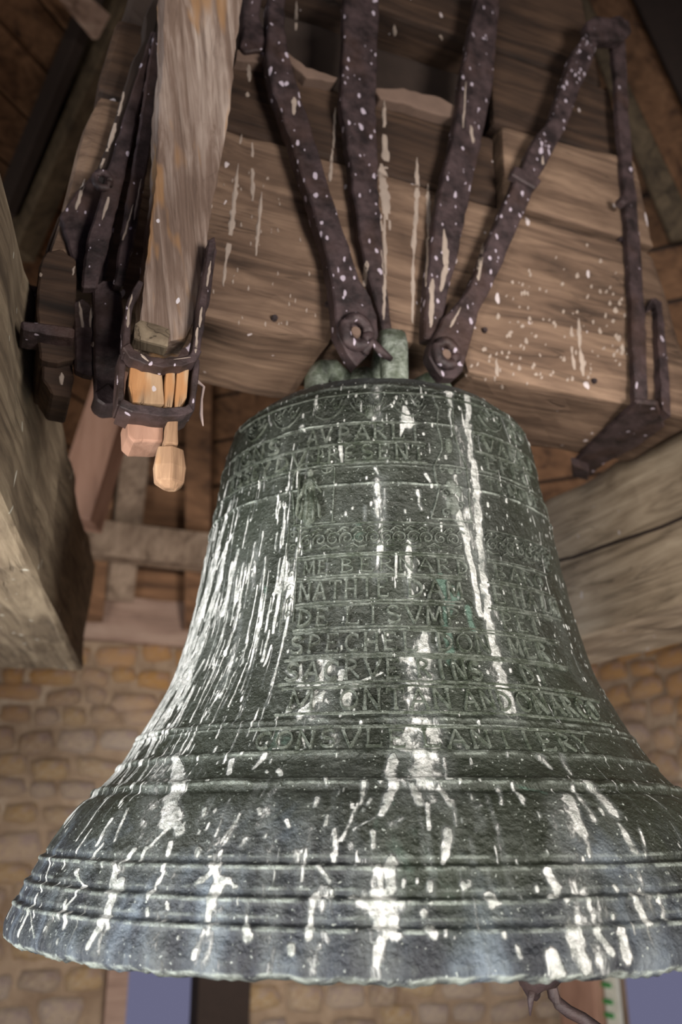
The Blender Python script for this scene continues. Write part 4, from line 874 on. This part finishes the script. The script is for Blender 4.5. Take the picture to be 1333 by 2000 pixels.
for d in [(324, 700, 340, 700, 9, 10), (340, 702, 372, 698, 12, 12), (275, 692, 290, 706, 8, 7), (252, 600, 250, 640, 7, 8), (258, 575, 252, 600, 5, 7), (386, 640, 382, 690, 8, 7), (394, 600, 390, 640, 8, 6), (412, 510, 404, 560, 6, 7)]:
    drip_mesh(bm, *d, PY-.040)
o1 = bm_obj('bird_droppings', bm, M['dropping'], stp); o1['kind'] = 'stuff'
wd_ = lambda name, pts, ly, th, mat, label, cat, seed=1: tag(timber(name, prism(px_poly(pts, ly, .6, 14), UY*th), mat, None, tuple(HS(*[(lambda q: (q[0], ly+th/2, q[1]))(hs_px(sum(p[0] for p in pts)/len(pts), max(p[1] for p in pts), ly))][0])), bev=.003, step=.03, amp=.002, seed=seed), label, cat)
wd_('wooden_block', [(256, 712), (316, 712), (322, 790), (258, 786), (252, 750)], PY-.01, .05, M['fresh'], 'squared tan wooden packing block between the two stirrup crossbars', 'block')
wd_('wooden_wedge', [(326, 714), (344, 714), (336, 796), (322, 794)], PY-.012, .045, M['fresh'], 'thin brown wooden wedge right beside the tan packing block', 'wedge', 2)
wd_('wooden_wedge', [(347, 714), (370, 712), (366, 776), (352, 798), (340, 796)], PY-.012, .045, M['fresh'], 'wider reddish wooden wedge at the right arm of the stirrup', 'wedge', 3)
wd_('wooden_block', [(248, 812), (322, 816), (318, 862), (262, 862), (249, 850)], PY+.02, .06, M['pink'], 'squared brown wooden block just below the lower crossbar', 'block', 4)
wp = thing('wooden_peg', tuple(HS(*[(lambda q: (q[0], PY, q[1]))(hs_px(338, 948, PY))][0])), 'fresh pale wooden peg with a faceted lower end sticking down below the stirrup', 'peg')
timber('peg_shank', prism(px_poly([(328, 818), (348, 818), (350, 868), (322, 866)], PY, .5, 12), UY*.03), M['fresh'], wp, bev=.003, step=.03, amp=.001)
bm = bmesh.new(); c = [hs_px(x, y, PY) for x, y in ((338, 868), (337, 905), (336, 935), (338, 948))]
pr_ = [.017, .021, .019, .008]; prev = None
for (lx, z), r in zip(c, pr_):
    q = [bm.verts.new(HS(lx+r*1.2*math.cos(k*PI/3+.5), PY+.02+r*math.sin(k*PI/3+.5), z)) for k in range(6)]
    if prev:
        for k in range(6): bm.faces.new((prev[k], prev[(k+1) % 6], q[(k+1) % 6], q[k]))
    else: bm.faces.new(q)
    prev = q
bm.faces.new(prev[::-1]); bevel(bm, .0015, 1); bm_obj('peg_head', bm, M['fresh'], wp)
# frayed cobweb thread / twig by the stirrup
bm = tube([hit(x, y, HS(0, PY+.02, 0), UY) for x, y in ((372, 738), (385, 744), (398, 756), (394, 780), (393, 810), (397, 832))], [.0015, .003, .0025, .002, .003, .001], n=6)
tag(bm_obj('cobweb_strand', bm, M['dropping2'], None, tuple(hit(372, 738, HS(0, PY+.02, 0), UY)), smooth=True), 'thin dusty strand of cobweb hanging right of the stirrup', 'cobweb')

# ------------------------------------------------------------------ bearer timbers of the bell frame
def zplane(px, py, z): d = ray(px, py); return d*(z/d.z)
far = Vector((-.80, 2.69, 0)); near = Vector((-.43, .87, 0)); dB = (near-far).normalized(); sB = Vector((-dB.y, dB.x, 0))
if sB.x > 0: sB = -sB
nearx = far + dB*3.0
bm = bmesh.new()
prism([far+UZ*.45, far+UZ*.80, nearx+UZ*.80, nearx+UZ*.45], sB*.30, bm)
lb = timber('frame_bearer', bm, M['bearer'], None, tuple(far+UZ*.45), bev=.014, step=.07, amp=.012, seed=12, axes=(dB, sB, UZ), amp2=.004)
tag(lb, 'heavy grey-brown cracked frame timber receding at the left edge, under the left gudgeon', 'timber')
dR = UY; r0 = Vector((.80, 1.75, 0)); rn = r0-dR*1.3; rf = r0+dR*1.45
bm = prism([rn+UZ*.455, rn+UZ*.865, rf+UZ*.865, rf+UZ*.455], UX*.30)
rb = timber('frame_bearer', bm, M['bearer_r'], None, tuple(r0+UZ*.455), bev=.02, step=.07, amp=.012, seed=22, axes=(UX, UY, UZ), amp2=.004)
tag(rb, 'pale cracked frame timber behind the right flank of the bell, under the right gudgeon', 'timber')
# long checks (cracks) in the bearers, cut as dark slivers proud by nothing: modelled as thin splits
def split_line(obj_parent, pl_pt, pl_n, pxs, w, name='split'):
    bm = bmesh.new(); n = Vector(pl_n)
    L = [hit(x, y-w/2, pl_pt, n) for x, y in pxs]; R = [hit(x, y+w/2, pl_pt, n) for x, y in pxs]
    poly = L+R[::-1]
    prism(poly, n.normalized()*.006, bm); o = bm_obj(name, bm, M['darkwood'], obj_parent); return o
split_line(rb, r0-UX*.003, UX, [(1085, 1096), (1120, 1088), (1180, 1066), (1240, 1046), (1290, 1030), (1340, 1008)], 6)
# cast iron bearing blocks
bm = box_axes(HS(-.73, .02, .812), UX*.05, UY*.06, UZ*.0065); bevel(bm, .002); rough(bm, .03, .0005, 3, 20)
tag(bm_obj('bearing_block', bm, M['iron_spk'], None, tuple(HS(-.73, .02, .80))), 'grimy iron bearing block under the left gudgeon', 'bearing')
bm = box_axes(HS(.85, .02, .8765), UX*.05, UY*.07, UZ*.0065); bevel(bm, .002); rough(bm, .03, .0005, 5, 20)
tag(bm_obj('bearing_block', bm, M['iron_spk'], None, tuple(HS(.85, .02, .865))), 'dusty iron bearing block under the right gudgeon', 'bearing')
# leaning strut behind the left end
pA, pB = at_y(138, 1010, 3.0), at_y(262, 600, 3.0)
dv = (pB-pA).normalized(); sd = dv.cross(Vector((0, 1, 0))).normalized()
w = .075
bm = prism([pA-sd*w, pA+sd*w, pB+dv*.1+sd*w, pB+dv*.1-sd*w], (0, .16, 0))
tag(timber('leaning_strut', bm, M['pink'], None, tuple(pA), bev=.008, step=.12, amp=.004, seed=2), 'pinkish-brown leaning strut behind the left end of the headstock', 'strut')

# ------------------------------------------------------------------ tower: walls, plates, openings, roof
def T(tx, ty, z=0): return UX*tx + UY*ty + UZ*z
ZPB, ZPT = .85, 1.10                         # wall plate bottom / top
TYB, TXR, TXL, FLOOR = 4.34, 2.97, -2.9, -1.6
def t_px_back(px, py, ty=TYB):
    p = hit(px, py, T(0, ty, 0), UY); return p.dot(UX), p.z
def t_px_right(px, py, tx=TXR):
    p = hit(px, py, T(tx, 0, 0), UX); return p.dot(UY), p.z
# openings: back wall window between px 215..475, right wall window from px 1205
bx0, _ = t_px_back(243, 1930); bx1, _ = t_px_back(478, 1930)
wz0, wz1 = -1.35, -.32
ry1, _ = t_px_right(1182, 1940); ry0 = ry1-1.15
def structure(o): o['kind'] = 'structure'; return o
def wallbox(bm, a, b, z0, z1, th):           # a,b on the inner face line; th vector outwards
    prism([a+UZ*z0, b+UZ*z0, b+UZ*z1, a+UZ*z1], th, bm)
TH_W = .62
bm = bmesh.new()
for (a, b, z0, z1) in ((TXL, bx0, FLOOR, ZPB), (bx1, TXR+.3, FLOOR, ZPB), (bx0, bx1, FLOOR, wz0), (bx0, bx1, wz1, ZPB)):
    wallbox(bm, T(a, TYB+.03), T(b, TYB+.03), z0, z1, UY*TH_W)
wb = structure(bm_obj('wall_back', bm, M['mortar'], None, tuple(T(0, TYB, FLOOR))))
bm = bmesh.new()
for (a, b, z0, z1) in ((-.4, ry0, FLOOR, ZPB), (ry1, TYB+.3, FLOOR, ZPB), (ry0, ry1, FLOOR, wz0), (ry0, ry1, wz1, ZPB)):
    wallbox(bm, T(TXR+.03, a), T(TXR+.03, b), z0, z1, UX*.10)
wr = structure(bm_obj('wall_right', bm, M['mortar'], None, tuple(T(TXR, 2, FLOOR))))
# rubble stones
variants = []
def stone_mesh(i):
    rn = random.Random(100+i); bm = bmesh.new(); n = 8
    ang = [2*PI*k/n + rn.uniform(-.22, .22) for k in range(n)]
    rads = [rn.uniform(.86, 1.02) for k in range(n)]
    def rg(s, d): return [bm.verts.new((.5*s*r*math.copysign(abs(math.cos(a))**.55, math.cos(a)), d+rn.uniform(-.06, .06), .5*s*r*math.copysign(abs(math.sin(a))**.55, math.sin(a)))) for a, r in zip(ang, rads)]
    r0, r1, r2 = rg(1.0, .6), rg(.97, -.05), rg(.72, -.45); c = bm.verts.new((0, -.55, 0))
    for a, b in ((r0, r1), (r1, r2)):
        for k in range(n): bm.faces.new((a[k], a[(k+1) % n], b[(k+1) % n], b[k]))
    for k in range(n): bm.faces.new((r2[k], r2[(k+1) % n], c))
    bmesh.ops.recalc_face_normals(bm, faces=bm.faces)
    me = bpy.data.meshes.new('stone'); bm.to_mesh(me); bm.free(); me.materials.append(M['stone'])
    for p in me.polygons: p.use_smooth = True
    return me
variants = [stone_mesh(i) for i in range(10)]
def lay(parent, a0, a1, z0, z1, fpos, rot, holes, seed, mean=.24, rowh=.15):
    rn = random.Random(seed); z = z0; cnt = 0
    while z < z1-.03:
        h = min(rn.uniform(rowh*.75, rowh*1.25), z1-z); x = a0+rn.uniform(-.15, 0)
        while x < a1:
            w = rn.uniform(mean*.6, mean*1.5); cx, cz = x+w/2, z+h/2+rn.uniform(-.025, .025)
            ok = all(not (cx+w/2 > h0 and cx-w/2 < h1 and cz > hz0-.05 and cz < hz1+.05) for h0, h1, hz0, hz1 in holes)
            if ok and cnt < 300:
                o = bpy.data.objects.new('stone', variants[rn.randrange(10)]); C.objects.link(o); o.parent = parent
                o.location = fpos(cx, cz)-Vector(parent['_o']); o.rotation_euler = (0, rn.uniform(-.16, .16), rot)
                o.scale = (w*1.0, rn.uniform(.02, .05), h*rn.uniform(.85, 1.05)); cnt += 1
            x += w
        z += h
    return cnt
lay(wb, -2.2, bx1+.0, -.95, ZPB, lambda x, z: T(x, TYB+.02, z), AL, [(bx0, bx1, wz0, wz1)], 3, .18, .12)
lay(wr, 1.6, TYB, -.95, ZPB, lambda y, z: T(TXR+.02, y, z), AL+PI/2+PI, [(ry0, ry1, wz0, wz1)], 4, .19, .125)
wb2 = bm_obj('wall_far', box_axes(T((bx1+TXR)/2, TYB+.02, -.1), UX*((TXR-bx1)/2-.001), UY*.005, UZ*.94), M['mortar'], None, tuple(T(bx1+.5, TYB, -1)))
structure(wb2)
lay(wb2, bx1+.08, TXR, -.95, ZPB, lambda x, z: T(x, TYB+.005, z), AL, [], 8, .20, .13)
# window linings and a dark upright slab in the opening
bm = prism([T(bx0-.08, TYB-.03, wz0), T(bx0+.01, TYB-.03, wz0), T(bx0+.01, TYB-.03, wz1), T(bx0-.08, TYB-.03, wz1)], UY*.5)
structure(bm_obj('window_1', bm, M['plate'], None, tuple(T(bx0, TYB, wz0))))
bxm, _ = t_px_back(384, 1930)
bm = prism([T(bxm, TYB-.04, wz0-.1), T(bx1+.02, TYB-.04, wz0-.1), T(bx1+.02, TYB-.04, wz1+.1), T(bxm, TYB-.04, wz1+.1)], UY*.16)
sh = timber('window_infill', bm, M['darkwood'], None, tuple(T(bx1, TYB, wz0-.1)), bev=.01, step=.2, amp=.003)
tag(sh, 'dark upright slab beside the lavender window opening below the bell rim', 'infill')
# corner post and dashed strip by the right opening
cy0, _ = t_px_right(1108, 1940); cy1 = ry1
bm = prism([T(TXR-.04, ry1+.03, -1.2), T(TXR-.04, ry1+.33, -1.2), T(TXR-.04, ry1+.33, wz1+.2), T(TXR-.04, ry1+.03, wz1+.2)], UX*.06)
cp = timber('window_post', bm, M['pink'], None, tuple(T(TXR, ry1, -1.2)), bev=.01, step=.2, amp=.003)
tag(cp, 'brown upright board left of the right-hand opening', 'board')
stt = thing('dashed_strip', tuple(T(TXR, ry1-.05, -1.1)), 'narrow white upright strip with green dashes at the right-hand opening', 'strip')
q0, _ = t_px_right(1182, 1940, TXR+.02); q1, _ = t_px_right(1206, 1940, TXR+.02)
bm_obj('strip', prism([T(TXR+.02, q0, -1.2), T(TXR+.02, q1, -1.2), T(TXR+.02, q1, wz1), T(TXR+.02, q0, wz1)], UX*.02), M['white_paint'], stt)
for py in (1885, 1925, 1957, 1983):
    yy, z = t_px_right(1190, py, TXR+.01)
    bm = box_axes(T(TXR+.012, (q0+q1)/2+.018, z), UX*.008, UY*.028, UZ*.010); bm_obj('green_dash', bm, M['green_paint'], stt)
# floor
bm = prism([T(TXL, -1.5, FLOOR-.1), T(TXR+.6, -1.5, FLOOR-.1), T(TXR+.6, TYB+.6, FLOOR-.1), T(TXL, TYB+.6, FLOOR-.1)], UZ*.1)
structure(bm_obj('floor', bm, M['plate'], None, tuple(T(0, 0, FLOOR-.1))))
# wall plates
bm = prism([T(TXL, TYB-.03, ZPB), T(TXL, TYB-.03, ZPT), T(TXR+.2, TYB-.03, ZPT), T(TXR+.2, TYB-.03, ZPB)], UY*.3)
structure(timber('trim_1', bm, M['plate'], None, tuple(T(0, TYB, ZPB)), bev=.01, step=.25, amp=.008))
bm = prism([T(TXR-.03, -.4, ZPB), T(TXR-.03, -.4, ZPT-.05), T(TXR-.03, TYB-.04, ZPT-.05), T(TXR-.03, TYB-.04, ZPB)], UX*.3)
structure(timber('trim_2', bm, M['plate'], None, tuple(T(TXR, 2, ZPB)), bev=.01, step=.25, amp=.008))
# purlin seen left of the bell
pa = t_px_back(170, 1045, TYB-.42)
zpu = pa[1]
bm = prism([T(TXL+.2, TYB-.42, pa[1]-.085), T(TXL+.2, TYB-.42, pa[1]+.085), T(1.2, TYB-.42, pa[1]+.085), T(1.2, TYB-.42, pa[1]-.085)], UY*.12)
for v in bm.verts: pass
purlin_bm = bm

# octagonal spire roof: boards, rafters and hips
OC = T(.03, 1.4, 0); AP = 2.94; ZE, ZA = 1.02, 6.2
ceil = bpy.data.objects.new('ceiling', None); C.objects.link(ceil); ceil.location = tuple(OC+UZ*ZE); ceil['_o'] = list(OC+UZ*ZE); ceil['kind'] = 'structure'
APO = {0: 3.1, 45: 2.74, 90: 2.94, 135: 1.8, 180: 2.94, 225: 2.94, 270: 2.94, 315: 2.94}
def face_frame(k):
    """k: outward direction angle in tower frame, degrees (90 = back)"""
    a = math.radians(k)+AL; out = Vector((math.cos(a), math.sin(a), 0)); al_ = Vector((-math.sin(a), math.cos(a), 0))
    up = (UZ*(ZA-ZE) - out*APO[k]).normalized(); nrm = al_.cross(up).normalized()
    if nrm.dot(out) < 0: nrm = -nrm
    return out, al_, up, nrm
def corner(k):                                # eave corner between face k and face k+45, relative to the centre
    a, b = math.radians(k)+AL, math.radians(k+45)+AL; A1, A2 = APO[k % 360], APO[(k+45) % 360]
    det = math.cos(a)*math.sin(b)-math.sin(a)*math.cos(b)
    return Vector(((A1*math.sin(b)-A2*math.sin(a))/det, (A2*math.cos(a)-A1*math.cos(b))/det, 0))
def slen(k): return math.hypot(APO[k], ZA-ZE)
def face_pt(k, u, s, d=0):
    out, al_, up, nrm = face_frame(k); return OC+UZ*ZE+out*APO[k]+al_*u+up*s+nrm*d
pitch = .215
for k in (90, 135, 45, 0, 180, 225, 270, 315):
    s = 0; out, al_, up, nrm = face_frame(k); SL = slen(k)
    uR, uL = corner(k).dot(al_), corner((k-45) % 360).dot(al_)
    while s < SL-.5:
        f0, f1 = 1-(s+.008)/SL, 1-(s+pitch-.008)/SL; jx = random.uniform(-.01, .02)
        bm = prism([face_pt(k, uL*f0, s+.008, jx), face_pt(k, uR*f0, s+.008, jx), face_pt(k, uR*f1, s+pitch-.008, jx), face_pt(k, uL*f1, s+pitch-.008, jx)], nrm*.03)
        bm_obj('roof_board', bm, M['roofboard'], ceil); s += pitch
    bm = prism([face_pt(k, uL, -.1, .045), face_pt(k, uR, -.1, .045), face_pt(k, 0.01, SL, .045), face_pt(k, -.01, SL, .045)], nrm*.02)
    bm_obj('roof_felt', bm, M['darkwood'], ceil)
def rafter(k, u, s0, s1, w=.075, d=.12, lean=0, name='rafter', mat='rafter'):
    out, al_, up, nrm = face_frame(k)
    bm = prism([face_pt(k, u-w, s0, -d), face_pt(k, u+w, s0, -d), face_pt(k, u+w+lean, s1, -d), face_pt(k, u-w+lean, s1, -d)], nrm*(d-.015)); bevel(bm, .008, 1)
    return bm_obj(name, bm, M[mat], ceil)
def face_px(k, px, py, d=0):
    out, al_, up, nrm = face_frame(k); p = hit(px, py, face_pt(k, 0, 0, -d), nrm)-(OC+UZ*ZE+out*APO[k]); return p.dot(al_), p.dot(up)
def rafter_px(k, x0, y0, x1, y1, w=.075, d=.12, mat='rafter'):
    u0, s0 = face_px(k, x0, y0, d); u1, s1 = face_px(k, x1, y1, d); rafter(k, u0, s0, s1, w, d, u1-u0, mat=mat)
rafter_px(90, 233, 1175, 272, 820, .07, .10)
rafter_px(90, 470, 1100, 500, 760, .07, .10, 'roofboard')
rafter_px(45, 1392, 455, 1195, -40, .15, .10, 'rafter_dark')
rafter_px(45, 1440, 260, 1290, -60, .12, .16, 'darkwood')
rafter_px(135, 50, 500, 270, 0, .055, .14, 'rafter_dark')
rafter_px(135, 20, 420, 205, -30, .03, .10, 'darkwood')
for k in (0, 45, 90):
    V = corner(k); p0 = OC+UZ*ZE+V*.985; p1 = OC+UZ*(ZA-.3)+V*.04; dv = (p1-p0).normalized(); sd = dv.cross(UZ).normalized()
    bm = prism([p0-sd*.06, p0+sd*.06, p1+sd*.06, p1-sd*.06], (UZ*-1-V.normalized()*.6).normalized()*.12); bm_obj('hip_rafter', bm, M['roofboard'], ceil)
# soffits closing the square corners
for va, vb, tx in ((corner(45), corner(0), TXR), (corner(90), corner(135), TXL)):
    a, b = OC+va, OC+vb
    bm = prism([a+UZ*(ZE+.07), T(tx+(.1 if tx > 0 else -.1), TYB+.1, ZE+.07), b+UZ*(ZE+.07)], UZ*.04); bm_obj('soffit_board', bm, M['roofboard'], ceil)
tag(timber('cross_plank', purlin_bm, M['rafter'], ceil, bev=.01, step=.2, amp=.006), 'horizontal grey plank crossing the rafters')
# loose pale board high on the left
pts = [(112, -20), (160, -20), (216, 30), (192, 76)]
bl = [face_px(135, x, y, .25) for x, y in pts]
bm = prism([face_pt(135, u, s, -.25) for u, s in bl], face_frame(135)[3]*.03); o1 = bm_obj('loose_board', bm, M['plate'], ceil); tag(o1, 'pale loose board among the rafters')

for o in list(bpy.data.objects):
    if '_o' in o: del o['_o']
